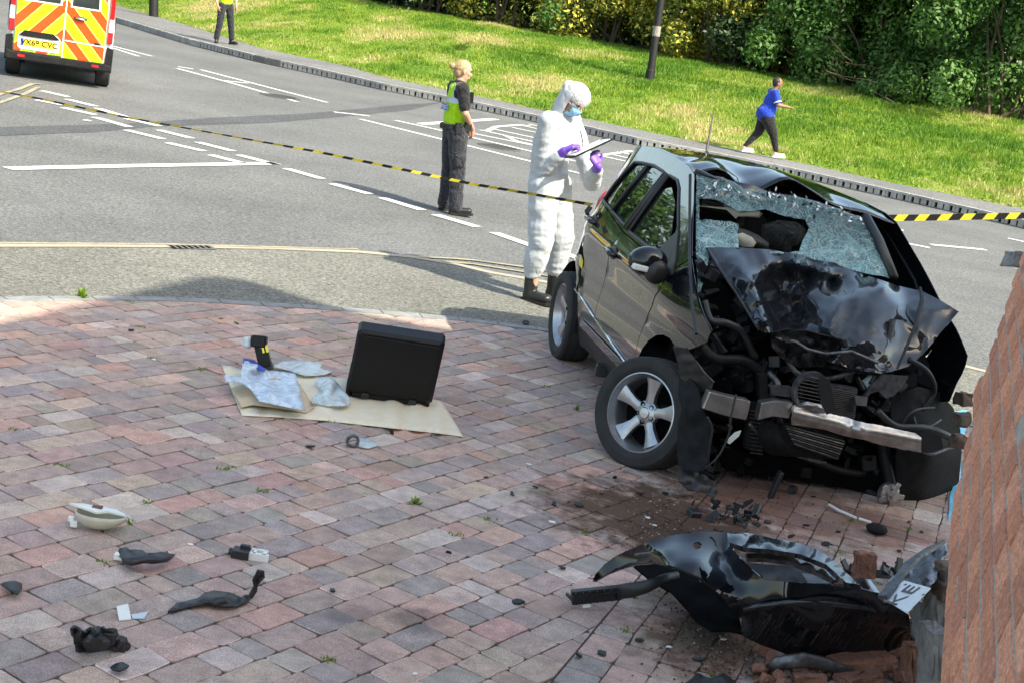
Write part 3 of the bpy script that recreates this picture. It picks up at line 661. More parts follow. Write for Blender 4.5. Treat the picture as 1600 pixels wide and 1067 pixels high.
signpost(374,33,'grey sign post right behind the far officer',0); signpost(411,26,'grey sign post further right from the far officer, on the grass',0)

# ---- iron covers in the road
for px,py,lb in ((437,151,'dark iron manhole cover in the road between the two long white lines'),(780,230,'worn iron drain cover in the road right of the officer')):
    c=P(px,py,.004); t=thing('manhole_cover',lb,'manhole',c); m_=MB(); m_.lathe([(.0,.006),(.27,.006),(.30,.002)],c,[0,0,1],'iron',24); m_.build('cover',None,t)
    m_=MB(); m_.lathe([(.30,0),(.30,.008),(.36,.008),(.38,0)],c,[0,0,1],'patch',24); m_.build('frame',None,t)

# ---- the brick house beyond the right edge whose shadow covers the paving
hp=[(3.0,0),(3.0,7.9),(3.3,8.25),(6.8,11.95),(7.25,12.15),(7.5,11.3),(8.1,11.25),(9.,11.2),(22,11.2),(22,0)]
t=thing('brick_house','tall brick house beyond the right side of the view, shading the paving','house',(12,0,0))
m_=MB(); m_.prism([(x,3.6,z) for x,z in hp],(0,-9,0),'brown_brick'); m_.build('wall',None,t)
for zz in (1.0,4.2,7.2):
    for xx in (5.0,9,12.5,16,19.5):
        m_=MB(); m_.box((xx,3.62,zz+.8),[.6,0,0],[0,.04,0],[0,0,.75],'glass'); w_=m_.build('window',None,t)
        m_=MB(); m_.box((xx,3.66,zz+1.6),[.7,0,0],[0,.03,0],[0,0,.05],'van_white'); m_.box((xx,3.68,zz),[.72,0,0],[0,.06,0],[0,0,.05],'van_white'); m_.box((xx,3.67,zz+.8),[.03,0,0],[0,.02,0],[0,0,.74],'van_white'); m_.build('frame',None,w_)

# ---- garden brick wall at the right
Q0=C0+ray(1578,800)/f*3.05*1.0
lv=ray(1536,131); lv[2]=0; lv/=np.linalg.norm(lv); pv=np.array([lv[1],-lv[0],0])
def projx(p):
    d=np.array(p)-C0; z=d@Fw; return 800+f*(d@Rw)/z,533-f*(d@Uw)/z
best=None
for al in np.linspace(-.3,.9,200):
    kv=math.cos(al)*Zw+math.sin(al)*pv; x0,y0=projx(Q0); x1,y1=projx(Q0+kv*.06); sl_=(x1-x0)/(y1-y0)
    if best is None or abs(sl_+.43)<best[0]: best=(abs(sl_+.43),al)
al=best[1]; kv=math.cos(al)*Zw+math.sin(al)*pv; nv=np.cross(kv,lv); nv=nv if nv@pv<0 else -nv   # nv points to the left (towards the paving)
sil=[(1600,385),(1590,412),(1566,478),(1552,530),(1538,572),(1522,612),(1511,645),(1506,700),(1492,752),(1486,800),(1484,848),(1474,920),(1470,985),(1464,1065),(1450,1300)]
def silx(y):
    return float(np.interp(y,[p[1] for p in sil],[p[0] for p in sil]))
kg=-Q0[2]/kv[2]; base=Q0+kv*kg       # foot of the wall below Q0
wall_t=thing('brick_wall','leaning red brick garden wall with a broken end, at the right edge','wall',base)
mort=MB(); nb=0; inner=MB()
for j in range(-1,34):
    k0=kg+j*.075 if False else j*.075
    off=(j%2)*.1125
    for i in range(-30,44):
        l0=i*.225+off
        c=base+lv*(l0+.1125)+kv*(k0+.0375)
        d=c-C0; z=d@Fw
        if z<.9: continue
        x,y=projx(c)
        if y<375 or (j*.075)>2.35: continue
        if x>2300: continue
        mleft=min(projx(base+lv*(l0+u*.225)+kv*(k0+w*.075))[0]-silx(projx(base+lv*(l0+u*.225)+kv*(k0+w*.075))[1]) for u in(0,1) for w in(0,1))
        if y<1300 and mleft<-1.5: 
            continue
        tc=np.array([(.78,.33,.20),(.68,.285,.17),(.82,.37,.235),(.62,.26,.165)][rng.integers(4)])*(1+rng.normal(0,.06))
        hl,hk=.1125-.0065,.0375-.0065; o=c-nv*.05+nv*rng.normal(0,.0015); vs=[]; tn=[]
        for s,dp in((1,-.05),(1,.046),(.985,.05)):
            for a,b in((-1,-1),(0,-1),(1,-1),(1,1),(0,1),(-1,1)):
                vs.append(o+lv*a*hl*(s)+kv*b*hk*(s if s==1 else .95)+nv*dp); tn.append(tuple(tc))
        fs=[(r*6+q,r*6+(q+1)%6,(r+1)*6+(q+1)%6,(r+1)*6+q) for r in range(2) for q in range(6)]+[(12,13,14,15,16,17)]
        vis= -30<x<1700 and y<1180
        if vis and nb<300: m_=MB(); m_.add(vs,fs,'brick',tn); m_.build('brick',None,wall_t); nb+=1
        else: inner.add(vs,fs,'brick',tn)
        mort.box(c-nv*.0495,lv*.1125,kv*.0375,nv*.046,'mortar')
        inner.box(c-nv*.16,lv*(.1125-.006),kv*(.0375-.005),nv*.05,'brick'); inner.tint+= [(.16,.11,.085)]*8
print('wall bricks',nb)
mort.build('mortar',None,wall_t)['kind']='stuff'
inner.build('inner_brickwork',None,wall_t)['kind']='stuff'
# ============================================================ WRECKED CAR (nose towards the viewer's right, its right side faces left in the picture)
_r=P(882,492,.31);_f=P(1018,640,.31); hd=_f-_r; WB=float(np.linalg.norm(hd)); hd/=WB; lat0=np.array([-hd[1],hd[0],0]); ph=math.radians(4.5)
cu=math.cos(ph)*Zw+math.sin(ph)*lat0; cl_=math.cos(ph)*lat0-math.sin(ph)*Zw; CO=np.array([_r[0],_r[1],.0])+cl_*.8
def L(x,y,z): return CO+hd*x+cl_*y+cu*z
def Lg(x,y,z): return np.array([_r[0],_r[1],0])+hd*x+lat0*(y+.8)+Zw*z      # ground-true frame (wheels)
def cx(px,py,X): return onplane(px,py,L(X,0,0),hd)                          # picture point on a cross plane X of the car
def loc(p): d=np.array(p)-CO; return d@hd,d@cl_,d@cu
car=thing('wrecked_car','wrecked black hatchback with its front torn off and bonnet crumpled, on the paving','car',L(1.1,0,0))
def sidey(x,z):
    y=.86-.30*max(0,z-.95)-.04*max(0,z-1.35)
    y-=.05*(max(0,.62-z)/.3)**2
    if x<.25: y-=.34*(x-.25)**2*(1+1.3*max(0,z-.8))
    if x>1.9: y-=.10*(x-1.9)**2
    y+=.012*math.exp(-((z-.98+.05*x)/.05)**2)-.012*math.exp(-((z-.66-.12*x*.5)/.09)**2)
    r=math.hypot(x,z-.31); y+=.02*math.exp(-((r-.40)/.05)**2)
    return y
def side(name,pts,mat='black_paint',s=-1,holes=(),step=.05,off=0,thick=.012,parent=None,dent=0):
    def fn(x,z): 
        x/=100; z/=100
        return L(x,s*(sidey(x,z)+off+ (dent*noise3((x,0,z),2.2) if dent else 0)),z)
    thick=min(thick,.004); sc=lambda pl:[(a*100,b*100) for a,b in pl]
    o=sheet(name,sc(pts),fn,mat,parent or car,[sc(h) for h in holes],step*100,thick,True); return o
def arc(cx_,cz,r,a0,a1,n=9): return [(cx_+r*math.cos(math.radians(a0+(a1-a0)*i/n)),cz+r*math.sin(math.radians(a0+(a1-a0)*i/n))) for i in range(n+1)]
FWX=WB
h_rear=[(.10,1.165),(.15,1.28),(.30,1.475),(.44,1.492),(.70,1.51),(1.0,1.50),(.93,1.30),(.87,1.105)]
h_front=[(.965,1.095),(1.0,1.25),(1.075,1.50),(1.25,1.495),(1.36,1.46),(1.72,1.27),(1.90,1.09),(1.4,1.083)]
frame_=[(-.34,1.155),(-.27,1.30),(-.12,1.46),(.02,1.545),(.2,1.585),(.5,1.61),(1.0,1.61),(1.30,1.595),(1.46,1.565),(1.8,1.38),(2.14,1.175),(1.98,1.045),(1.4,1.062),(.86,1.075),(.29,1.135),(.07,1.15)]
doorF=[(.845,.34),(.83,.7),(.845,1.068),(1.4,1.055),(1.965,1.035),(1.975,.93),(1.85,.77),(1.82,.42),(1.78,.335)]
doorR=[(.838,.34),(.823,.7),(.838,1.070),(.30,1.128),(.10,1.142),(.08,.95),(.17,.78),(.31,.62),(.40,.48),(.44,.335)]
quart=[(.092,1.144),(.07,.95),(.16,.775),(.30,.615)]+arc(0,.31,.375,38,180,10)[0:]+[(-.50,.30),(-.58,.36),(-.62,.6),(-.55,.90),(-.345,1.15)]
wing=[(1.985,1.035),(1.985,.92),(1.86,.765),(1.832,.50)]+arc(FWX,.31,.42,155,60,7)+[(2.55,.74),(2.72,.83),(2.735,.90),(2.45,1.02),(2.15,1.165)]
sill=[(.39,.325),(1.86,.325),(1.86,.21),(.36,.20)]
for s in (-1,1):
    side('pillar_frame',frame_,s=s,holes=[h_rear,h_front])
    side('front_door',doorF,s=s,dent=.0); side('rear_door',doorR,s=s); side('rear_quarter',quart,s=s,off=.0); side('sill',sill,'trim',s,off=-.01)
    side('rear_side_window',h_rear,'glass',s,step=.12,off=-.012,thick=.004)
    if s==1: side('front_side_window',h_front,'glass',s,step=.12,off=-.012,thick=.004)
    else: side('front_side_window',[(.965,1.095),(1.0,1.25),(1.04,1.40),(1.20,1.44),(1.42,1.37),(1.60,1.24),(1.76,1.09),(1.4,1.083)],'glass',s,step=.12,off=-.012,thick=.004)
    # rubber seals and the quarter light bar
    m_=MB()
    for hh in (h_rear,h_front):
        pl=dens(hh,.08); m_.tube([L(x,s*(sidey(x,z)+.002),z) for x,z in pl+[pl[0]]],.011,'trim',6,cap=False)
    m_.tube([L(x,s*(sidey(x,z)+.0),z) for x,z in ((.43,1.135),(.50,1.32),(.58,1.5))],.016,'trim',6)
    for k in range(6): x=.905; 
    m_.build('window_seal',None,car,smooth=True)
    m_=MB(); m_.tube([L(x,s*(sidey(x,z)+.006),z) for x,z in ((.875,1.1),(.93,1.3),(1.0,1.5),(1.035,1.5),(.985,1.3),(.93,1.1))],.02,'trim',6); m_.build('door_pillar_cover',None,car,smooth=True)
    m_=MB(); m_.tube([L(x,s*(sidey(x,z)+.008),z) for x,z in ((.275,.55),(.5,.525),(.83,.49))],.008,'chrome',6); m_.tube([L(x,s*(sidey(x,z)+.008),z) for x,z in ((.85,.488),(1.3,.445),(1.78,.405))],.008,'chrome',6); m_.build('side_strip',None,car,smooth=True)
    for hx,hz in ((.93,.935),(.195,1.02)):
        m_=MB(); c=L(hx,s*(sidey(hx,hz)+.03),hz); m_.ell(L(hx,s*(sidey(hx,hz)-.0),hz),hd*.085,cl_*.012,cu*.04,'trim',14,8); m_.tube([L(hx+.09,s*(sidey(hx,hz)+.005),hz-.005),L(hx+.06,s*(sidey(hx,hz)+.04),hz),c,L(hx-.06,s*(sidey(hx,hz)+.04),hz+.004),L(hx-.09,s*(sidey(hx,hz)+.005),hz+.008)],[.014,.018,.018,.018,.014],'black_paint',8); m_.build('door_handle',None,car,smooth=True)
side('front_wing',wing,s=-1,step=.035)
# lower door moulding
side('side_moulding',[(.50,.40),(1.78,.405),(1.79,.345),(.47,.345)],'black_paint',-1,off=.012,thick=.01)
# lens-shaped reflection on the rear quarter, painted as dark and amber patches
def lens(name,px,mat,off):
    pts=[]
    for x,y in px:
        q=onplane(x,y,L(0,-.86,0),cl_); lx,ly,lz=loc(q); pts.append(L(lx,-(sidey(lx,lz)+off),lz))
    m_=MB(); m_.prism(pts,cl_*.01,mat); return m_.build(name,None,car)
lens('reflection_patch_dark',[(905,378),(910,388),(912,405),(909,424),(904,414),(902,396)],'black_hole',.004); 
lens('reflection_patch_amber',[(906,404),(909,400),(911,408),(909,420),(906,414)],'reflector_foil',.009)
# roof with the front edge pushed down and torn
def roofz(x,y):
    zr=float(np.interp(x,[-.2,-.12,.02,.2,.5,1.0,1.3,1.46],[1.38,1.46,1.545,1.585,1.61,1.61,1.595,1.565])); w=sidey(x,zr)
    z=zr+.055*(1-(y/w)**2); 
    if x>.75:
        k=(x-.75)/.7; z+=k*(.05*math.exp(-((y+.52)/.10)**2)-.085*math.exp(-((y+.30)/.12)**2)+.055*math.exp(-((y+.08)/.15)**2)-.03*math.exp(-((y-.35)/.2)**2))+.018*k*noise3((x,y,0),5,3)
    return z,w
m_=MB(); nx,ny=34,30; vs=[]
for i in range(nx+1):
    x=-.15+1.61*i/nx
    for j in range(ny+1):
        v=-1+2*j/ny; z,w=roofz(x,v*.0+v*sidey(x,1.55)); y=v*w
        z,_=roofz(x,y); xo=0
        if i==nx: xo=.03*noise3((0,y,0),6,5)+(-.05*math.exp(-((y+.32)/.09)**2))
        vs.append(L(x+xo,y,z))
m_.add(vs,[(i*(ny+1)+j,i*(ny+1)+j+1,(i+1)*(ny+1)+j+1,(i+1)*(ny+1)+j) for i in range(nx) for j in range(ny)],'black_paint')
o=m_.build('roof',None,car,smooth=True); md=o.modifiers.new('s','SOLIDIFY'); md.thickness=.012
m_=MB(); m_.tube([onplane(x,y,L(1.50,0,1.56),hd) for x,y in ((1086,266),(1112,277),(1138,286),(1160,297),(1195,303),(1240,308),(1290,322),(1348,343))],[.012,.015,.02,.022,.018,.014,.012,.012],'crumple_paint',8,sx=2.2); m_.build('roof_edge_rail',None,car,smooth=True)
# crumpled flap of roof skin over the screen
rf=rbf([(1130,285,1.42,),(1150,287,1.50),(1180,292,1.52),(1200,300,1.50),(1150,300,1.56),(1185,312,1.55),(1160,312,1.58),(1138,290,1.46)])
sheet('torn_roof_skin',[(1128,284),(1145,283),(1178,290),(1205,302),(1210,312),(1186,314),(1160,308),(1146,300),(1136,296)],lambda x,y: cx(x,y,float(rf(x,y)[0])),'crumple_paint',car,(),7,.004)
m_=MB(); rp=atY(1107,206,0) if False else None
p0=onplane(1105,247,L(.05,0,1.6),hd); m_.tube([L(.05,loc(p0)[1],1.62),L(.0,loc(p0)[1],1.64),L(-.10,loc(p0)[1]+.01,1.90)],[.014,.009,.004],'trim',6); m_.build('roof_aerial',None,car)
# tail
m_=MB(); vs=[]; prof=[(-.10,1.50),(-.36,1.14),(-.52,.95),(-.64,.62),(-.60,.35),(-.52,.26)]
for x,z in prof:
    for j in range(15):
        v=-1+2*j/14; w=sidey(max(x,-.62)+.05,z); vs.append(L(x-.07*(1-v*v),v*w,z))
m_.add(vs,[(i*15+j,i*15+j+1,(i+1)*15+j+1,(i+1)*15+j) for i in (2,3,4) for j in range(14)],'black_paint'); m_.build('rear_bumper',None,car,smooth=True)
m_=MB(); m_.add(vs,[(i*15+j,i*15+j+1,(i+1)*15+j+1,(i+1)*15+j) for i in (1,) for j in range(14)],'black_paint'); m_.build('tailgate',None,car,smooth=True)
m_=MB(); m_.add(vs,[(j,j+1,15+j+1,15+j) for j in range(14)],'glass'); m_.build('rear_window',None,car,smooth=True)
for s in (-1,1):
    m_=MB(); m_.ell(L(-.42,s*.62,1.02),hd*.06,cl_*.07,cu*.17,'red_lens',14,10); m_.build('tail_lamp',None,car,smooth=True)
# floor, inner structure
m_=MB(); m_.box(L(.75,0,.27),hd*1.25,cl_*.74,cu*.04,'soot'); m_.box(L(1.95,0,.62),hd*.04,cl_*.70,cu*.38,'soot'); m_.box(L(-.35,0,.7),hd*.03,cl_*.6,cu*.35,'soot'); m_.build('floor_pan',None,car)
m_=MB(); m_.bbox(L(1.78,0,.98),hd*.20,cl_*.72,cu*.10,'trim_rough'); m_.bbox(L(1.62,-.36,1.04),hd*.08,cl_*.16,cu*.06,'trim'); m_.build('dashboard',None,car)
for sy in (-.37,.37):
    st=MB(); st.bbox(L(.85,sy,.60),hd*.26,cl_*.23,cu*.09,'trim_rough',.4); o_s=st.build('front_seat',None,car)
    st=MB(); st.bbox(L(.55,sy,.95),hd*.07-cu*.0,cl_*.22,cu*.33,'trim_rough',.5); st.build('backrest',None,o_s); st=MB(); st.bbox(L(.50,sy,1.36),hd*.05,cl_*.12,cu*.085,'trim_rough',.5); st.build('headrest',None,o_s)
st=MB(); st.bbox(L(-.1,0,.62),hd*.26,cl_*.6,cu*.09,'trim_rough',.4); st.bbox(L(-.35,0,.95),hd*.07,cl_*.6,cu*.3,'trim_rough',.4); st.build('rear_seat',None,car)
m_=MB(); m_.lathe([(.18+.016*math.cos(t),.016*math.sin(t)) for t in np.linspace(0,2*math.pi,9)],L(1.42,-.36,1.05),hd*-.9+cu*.45,'trim',24); m_.ell(L(1.44,-.36,1.04),cl_*.07,hd*.02+cu*.05,hd*.03,'trim'); m_.build('steering_wheel',None,car,smooth=True)
# deployed airbag, hanging mirror, sun visor as seen through the hole
def pxprism(name,px,X,dep,mat,parent=car,smooth=False):
    m_=MB(); pts=[cx(x,y,X) for x,y in px]; m_.prism(pts,-hd*dep,mat); return m_.build(name,None,parent,smooth=smooth)
def bulge(name,px,X,dep,mat,step=6,parent=car,nz=.0):
    cxm=np.mean([p[0] for p in px]); cym=np.mean([p[1] for p in px]); R_=max(math.hypot(p[0]-cxm,p[1]-cym) for p in px); bd=np.array(dens(px,3))
    def fn(x,y):
        d=np.min(np.hypot(bd[:,0]-x,bd[:,1]-y))/R_; k=min(1,d*2.2); return cx(x,y,X+dep*(1-(1-k)**2)+nz*noise3((x*.05,y*.05,0),1,4)*min(1,d*5))
    return sheet(name,px,fn,mat,parent,(),step,.01)
bulge('black_airbag',[(1192,352),(1215,345),(1245,348),(1258,358),(1256,372),(1246,382),(1236,384),(1235,394),(1190,393),(1190,372)],1.35,.18,'black_cloth',parent=car)  # black airbag bulging behind the broken screen
bulge('interior_mirror',[(1146,364),(1150,356),(1166,360),(1184,368),(1200,380),(1200,392),(1180,390),(1155,386),(1146,376)],1.62,.05,'trim')
bulge('interior_mirror_glass',[(1149,367),(1160,364),(1174,371),(1181,379),(1176,386),(1160,385),(1150,378)],1.69,.015,'cream')
pxprism('sun_visor',[(1092,322),(1136,328),(1150,342),(1153,338),(1186,337),(1188,331),(1160,333),(1140,325)],1.50,.02,'cream')
pxprism('headlining',[(1132,322),(1146,318),(1168,322),(1192,334),(1186,340),(1152,338)],1.46,.03,'rubble_mortar')
pxprism('grab_handle',[(1155,340),(1164,340),(1162,352),(1155,356)],1.40,.05,'trim')
pxprism('deployed_airbag',[(1163,341),(1192,336),(1200,346),(1188,372),(1170,368),(1158,356)],1.30,.12,'trim_rough')
# windscreen
wn=np.cross(L(2.12,0,1.13)-L(1.49,0,1.575),cl_); wn/=np.linalg.norm(wn)
def wsp(x,y,dep=0): 
    p=onplane(x,y,L(1.49,0,1.575),wn); lx,ly,lz=loc(p); b=.05*(1-(ly/.72)**2); return p+wn*(b+dep)*(1 if wn@hd>0 else -1)
hole=[(1092,310),(1120,316),(1150,336),(1190,336),(1222,346),(1252,352),(1258,366),(1248,386),(1243,402),(1190,403),(1152,400),(1149,372),(1152,356),(1140,350),(1092,346)]
def nzs(x,y): return .018*noise3((x*.03,y*.03,0),1,8)+.010*noise3((x*.1,y*.1,0),1,9)
sheet('windscreen',[(1087,272),(1120,280),(1160,300),(1210,312),(1280,328),(1345,347),(1366,385),(1388,440),(1350,436),(1290,420),(1245,408),(1150,404),(1108,400),(1092,470),(1088,400)],lambda x,y: wsp(x,y,nzs(x,y)),'crazed',car,[hole],7,.004)
def strands():
    m_=MB()
    for i in range(120):
        t=rng.random(); x=1092+t*250; y=np.interp(x,[1092,1120,1160,1200,1260,1340],[296,302,316,318,336,352])+rng.normal(0,6); p=wsp(x,y,.012+rng.random()*.02); d=rng.normal(0,1,3); d/=np.linalg.norm(d); e=np.cross(d,wn); e/=np.linalg.norm(e); s=.008+.012*rng.random()
        m_.add([p-d*s,p+e*s*.5,p+d*s,p-e*s*.5],[(0,1,2,3)],'plate_white' if rng.random()<.35 else 'crumple_paint')
    m_.build('glass_fragments',None,car)['kind']='stuff'
strands()
# far A pillar strip and near black pillar edge
m_=MB(); m_.tube([wsp(x,y,.01) for x,y in ((1347,345),(1368,382),(1392,440))],.022,'trim',8,sx=1.6); m_.build('screen_pillar_trim',None,car,smooth=True)
m_=MB(); m_.tube([L(1.48,-.70,1.56),L(1.8,-.75,1.37),L(2.14,-.80,1.165),L(2.5,-.85,.98),L(2.72,-.86,.86)],.009,'trim',8); 
m_.build('screen_seal',None,car)
sd=[(1.98,1.05),(2.15,1.165),(2.45,1.01),(2.72,.89),(2.74,.84),(2.62,.72),(2.40,.60),(2.1,.62),(1.98,.8)]
side('left_front_wing',[(1.98,1.035),(2.15,1.165),(2.42,1.0),(2.40,.72),(2.1,.62),(1.86,.765),(1.985,.92)],s=1,dent=.05)
# door mirror
mr=thing  # (mirror is a part of the car)
mo_=MB(); c=onplane(1012,408,L(1.72,-.98,0),cl_); 
mo_.ell(c,cl_*.115+cu*.01,hd*.085+cu*.0,cu*.085,'black_paint',20,14); mir=mo_.build('door_mirror',None,car,smooth=True)
m_=MB(); m_.tube([c+cl_*.03-cu*.02,L(1.83,-.84,1.02)],[.05,.035],'trim',10); m_.build('mirror_arm',None,mir)
m_=MB(); m_.lathe([(.0,.0),(.05,.0),(.062,.02),(.062,.05),(.05,.055)],c+cl_*.045+hd*.085-cu*.04,-hd+cu*.1,'trim',20); m_.ell(c+cl_*.045+hd*.06-cu*.04,cl_*.07,hd*.05,cu*.07,'trim',14,10); m_.build('mirror_motor_housing',None,mir,smooth=True)
m_=MB(); m_.bbox(c+hd*.055-cl_*.045-cu*.035,cl_*.05,hd*.03,cu*.016,'white_plastic',.3); m_.build('mirror_indicator',None,mir)
m_=MB(); pts=[L(x,-(sidey(x,z)+.012),z) for x,z in ((1.70,1.075),(1.66,1.13),(1.76,1.26),(1.97,1.12),(2.03,1.04),(1.9,1.0))]; m_.prism(pts,cl_*.014,'trim'); m_.build('mirror_base_panel',None,car)
# ---- bonnet, folded up and crumpled
bo=[(1105,387),(1152,387),(1200,390),(1245,397),(1290,408),(1350,429),(1404,447),(1443,456),(1470,470),(1498,487),(1470,519),(1443,552),(1419,572),(1380,583),(1340,578),(1279,560),(1240,566),(1215,545),(1203,520),(1190,518),(1170,492),(1150,458),(1130,432),(1112,410)]
ctrl=[(1105,387,2.02),(1152,387,1.98),(1200,390,1.95),(1245,396,1.94),(1290,408,1.94),(1350,429,1.95),(1404,447,2.0),(1443,456,2.12),(1470,470,2.22),(1498,487,2.30),(1470,519,2.40),(1443,552,2.52),(1419,572,2.60),(1380,583,2.66),(1330,578,2.64),(1279,560,2.62),(1240,566,2.60),(1212,545,2.58),(1203,520,2.56),(1190,515,2.54),(1170,490,2.42),(1150,458,2.32),(1130,432,2.20),(1112,410,2.08),
 (1160,410,2.16),(1178,440,2.36),(1186,470,2.50),(1196,500,2.60),(1140,400,2.10),
 (1200,414,2.10),(1245,412,2.13),(1290,424,2.12),(1335,438,2.12),   # crest of the arch
 (1200,440,2.00),(1230,430,1.96),(1262,432,1.95),(1300,440,1.97),(1225,465,1.98),(1232,495,2.08),(1216,470,2.05),(1240,520,2.35),
 (1262,462,2.22),(1300,462,2.30),(1345,455,2.28),(1380,452,2.26),(1275,490,2.44),(1310,500,2.50),(1350,490,2.46),(1400,480,2.34),(1400,520,2.50),(1260,505,2.40),(1330,530,2.62),(1300,524,2.58),(1380,550,2.64),
 (1408,500,2.40),(1418,480,2.24),(1425,520,2.42),(1440,480,2.30),(1455,500,2.36),(1240,545,2.50),(1290,545,2.52)]
bf=rbf([c for c in ctrl])
def ridge(x,y,s,seed): return 1-abs(noise3((x*s,y*s,0),1,seed))*2
def bfn(x,y):
    X=float(bf(x,y)[0]); bdv=1.
    X+=.030*noise3((x*.014,y*.018,0),1,2)+.055*ridge(x,y,.015,5)-.03+.014*ridge(x,y,.036,6)
    if y>520 and x<1400: X+=.015*noise3((x*.05,y*.07,0),1,7)
    return cx(x,y,X)
sheet('bonnet',bo,bfn,'crumple_paint',car,(),4.,.004,True,24)
m_=MB(); m_.tube([cx(x,y,X) for x,y,X in ((1438,449,2.2),(1441,470,2.34),(1436,485,2.44),(1430,510,2.54),(1415,545,2.64),(1402,575,2.70))],[.005,.010,.008,.007,.006,.005],'rubber',6,sx=1.4); m_.build('bonnet_seal',None,car)
m_=MB()
for pl in ([(1106,388,2.04),(1120,412,2.14),(1137,437,2.24),(1157,467,2.38),(1176,498,2.50),(1188,516,2.57)],[(1150,389,2.0),(1200,393,1.98),(1245,399,1.97)],[(1205,521,2.6),(1220,530,2.62),(1243,533,2.62),(1262,545,2.66),(1290,552,2.67),(1330,548,2.69),(1372,566,2.72)]):
    m_.tube([cx(*q) for q in pl],.009,'grey_part' if pl[0][0]==1205 else 'crumple_paint',6,sx=1.8)
m_.build('bonnet_folded_edge',None,car,smooth=True)
# lower crushed lip and inner frame of the bonnet
sheet('bonnet_inner_frame',[(1203,518),(1228,514),(1262,516),(1300,526),(1340,540),(1378,560),(1376,586),(1330,582),(1290,572),(1250,574),(1222,560),(1206,542)],lambda x,y: cx(x,y,2.60+.05*noise3((x*.06,y*.08,0),1,12)+.03*ridge(x,y,.05,13)),'soot',car,(),6,.006)
# ---- engine bay: radiator, condenser, fan ring, beam, cooler, engine block, struts, hoses
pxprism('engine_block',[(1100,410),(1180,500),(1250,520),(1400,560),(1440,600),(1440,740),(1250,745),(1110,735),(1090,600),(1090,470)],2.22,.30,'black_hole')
m_=MB()
for i in range(230):
    px=rng.uniform(1095,1440); py=rng.uniform(500+ (0 if px<1180 else 60),740); X=rng.uniform(2.24,2.50); s=rng.uniform(.012,.05); c=cx(px,py,X); q=rng.normal(size=(3,3)); q,_=np.linalg.qr(q)
    mt='soot' if rng.random()<.72 else ('grey_part' if rng.random()<.42 else 'trim')
    if rng.random()<.5: m_.bbox(c,q[0]*s,q[1]*s*rng.uniform(.3,1),q[2]*s*rng.uniform(.3,1.2),mt)
    else: m_.tube([c-q[0]*s*1.4,c+q[0]*s*1.4],s*.45,mt,8)
m_.build('engine_parts',None,car)['kind']='stuff'
m_=MB()
for i in range(60):
    px=rng.uniform(1094,1190); py=rng.uniform(410,600); 
    if px>1105+(py-400)*.75: continue
    c=cx(px,py,rng.uniform(2.1,2.4)); q,_=np.linalg.qr(rng.normal(size=(3,3))); s=rng.uniform(.015,.05); m_.bbox(c,q[0]*s,q[1]*s*.6,q[2]*s,'soot')
m_.build('suspension_tower_parts',None,car)['kind']='stuff'
def hose(pts,r,mat,name='hose'):
    m_=MB(); P_=[cx(*p) for p in pts]; Q=[]
    for i in range(len(P_)-1):
        p0=P_[max(i-1,0)];p1=P_[i];p2=P_[i+1];p3=P_[min(i+2,len(P_)-1)]
        for k in range(5): t=k/5; Q.append(.5*((2*p1)+(-p0+p2)*t+(2*p0-5*p1+4*p2-p3)*t*t+(-p0+3*p1-3*p2+p3)*t**3))
    Q.append(P_[-1]); m_.tube(Q,r,mat,8); return m_.build(name,None,car,smooth=True)
hose([(1100,470,2.45),(1110,500,2.5),(1135,505,2.52),(1160,520,2.5),(1180,560,2.5)],.022,'trim'); hose([(1096,540,2.5),(1120,560,2.55),(1160,562,2.55),(1190,580,2.55)],.03,'soot'); hose([(1200,580,2.55),(1215,600,2.6),(1205,620,2.6),(1210,640,2.6)],.02,'grey_part')
hose([(1105,650,2.78),(1113,670,2.8),(1108,700,2.8),(1106,738,2.8)],.006,'trim','wire'); hose([(1150,615,2.8),(1142,650,2.82),(1138,680,2.82),(1120,715,2.82),(1092,736,2.8)],.006,'trim','wire'); hose([(1420,560,2.6),(1450,580,2.6),(1460,610,2.5),(1440,640,2.5)],.014,'trim'); hose([(1370,640,2.72),(1400,665,2.74),(1450,668,2.7),(1500,690,2.5)],.02,'trim'); hose([(1435,700,2.7),(1455,708,2.7),(1480,700,2.6),(1500,695,2.5)],.01,'grey_part')
hose([(1395,500,2.5),(1380,560,2.6),(1360,600,2.62)],.018,'trim'); hose([(1230,560,2.6),(1250,585,2.62),(1300,590,2.6),(1350,570,2.6)],.016,'grey_part','pipe')
hose([(1215,650,2.6),(1240,700,2.6),(1300,730,2.55),(1350,740,2.5)],.02,'soot'); hose([(1170,660,2.6),(1200,690,2.6),(1250,712,2.6),(1290,722,2.6)],.012,'grey_part','pipe')
pxprism('radiator_frame',[(1284,596),(1340,606),(1336,652),(1300,648),(1296,640)],2.66,.03,'grey_part'); 
m_=MB()
for i in range(14): a=cx(1296,606+i*3,2.675); b=cx(1334,613+i*3,2.675); m_.tube([a,b],.0035,'trim',4)
m_.build('radiator_fins',None,car)
m_=MB(); c=cx(1266,610,2.72); m_.lathe([(.085,0),(.085,.03),(.105,.035),(.11,0),(.085,0)],c,hd+cu*.1,'grey_part',28); 
for i in range(-4,5): hgt=math.sqrt(max(0,.085**2-(i*.019)**2)); m_.tube([c+hd*.02+cu*i*.019-cl_*hgt,c+hd*.02+cu*i*.019+cl_*hgt],.003,'trim',4)
m_.build('cooling_fan_shroud',None,car)
pxprism('black_bracket_strip',[(1282,588),(1296,592),(1303,622),(1307,640),(1292,647),(1284,632),(1278,600)],2.80,.01,'trim')
pxprism('headlamp_mount',[(1378,584),(1420,588),(1408,606),(1396,618),(1385,622),(1372,610),(1360,614),(1353,624),(1350,618),(1362,600)],2.66,.02,'grey_part')
pxprism('headlamp_mount',[(1336,618),(1356,620),(1354,634),(1338,632)],2.70,.02,'steel')
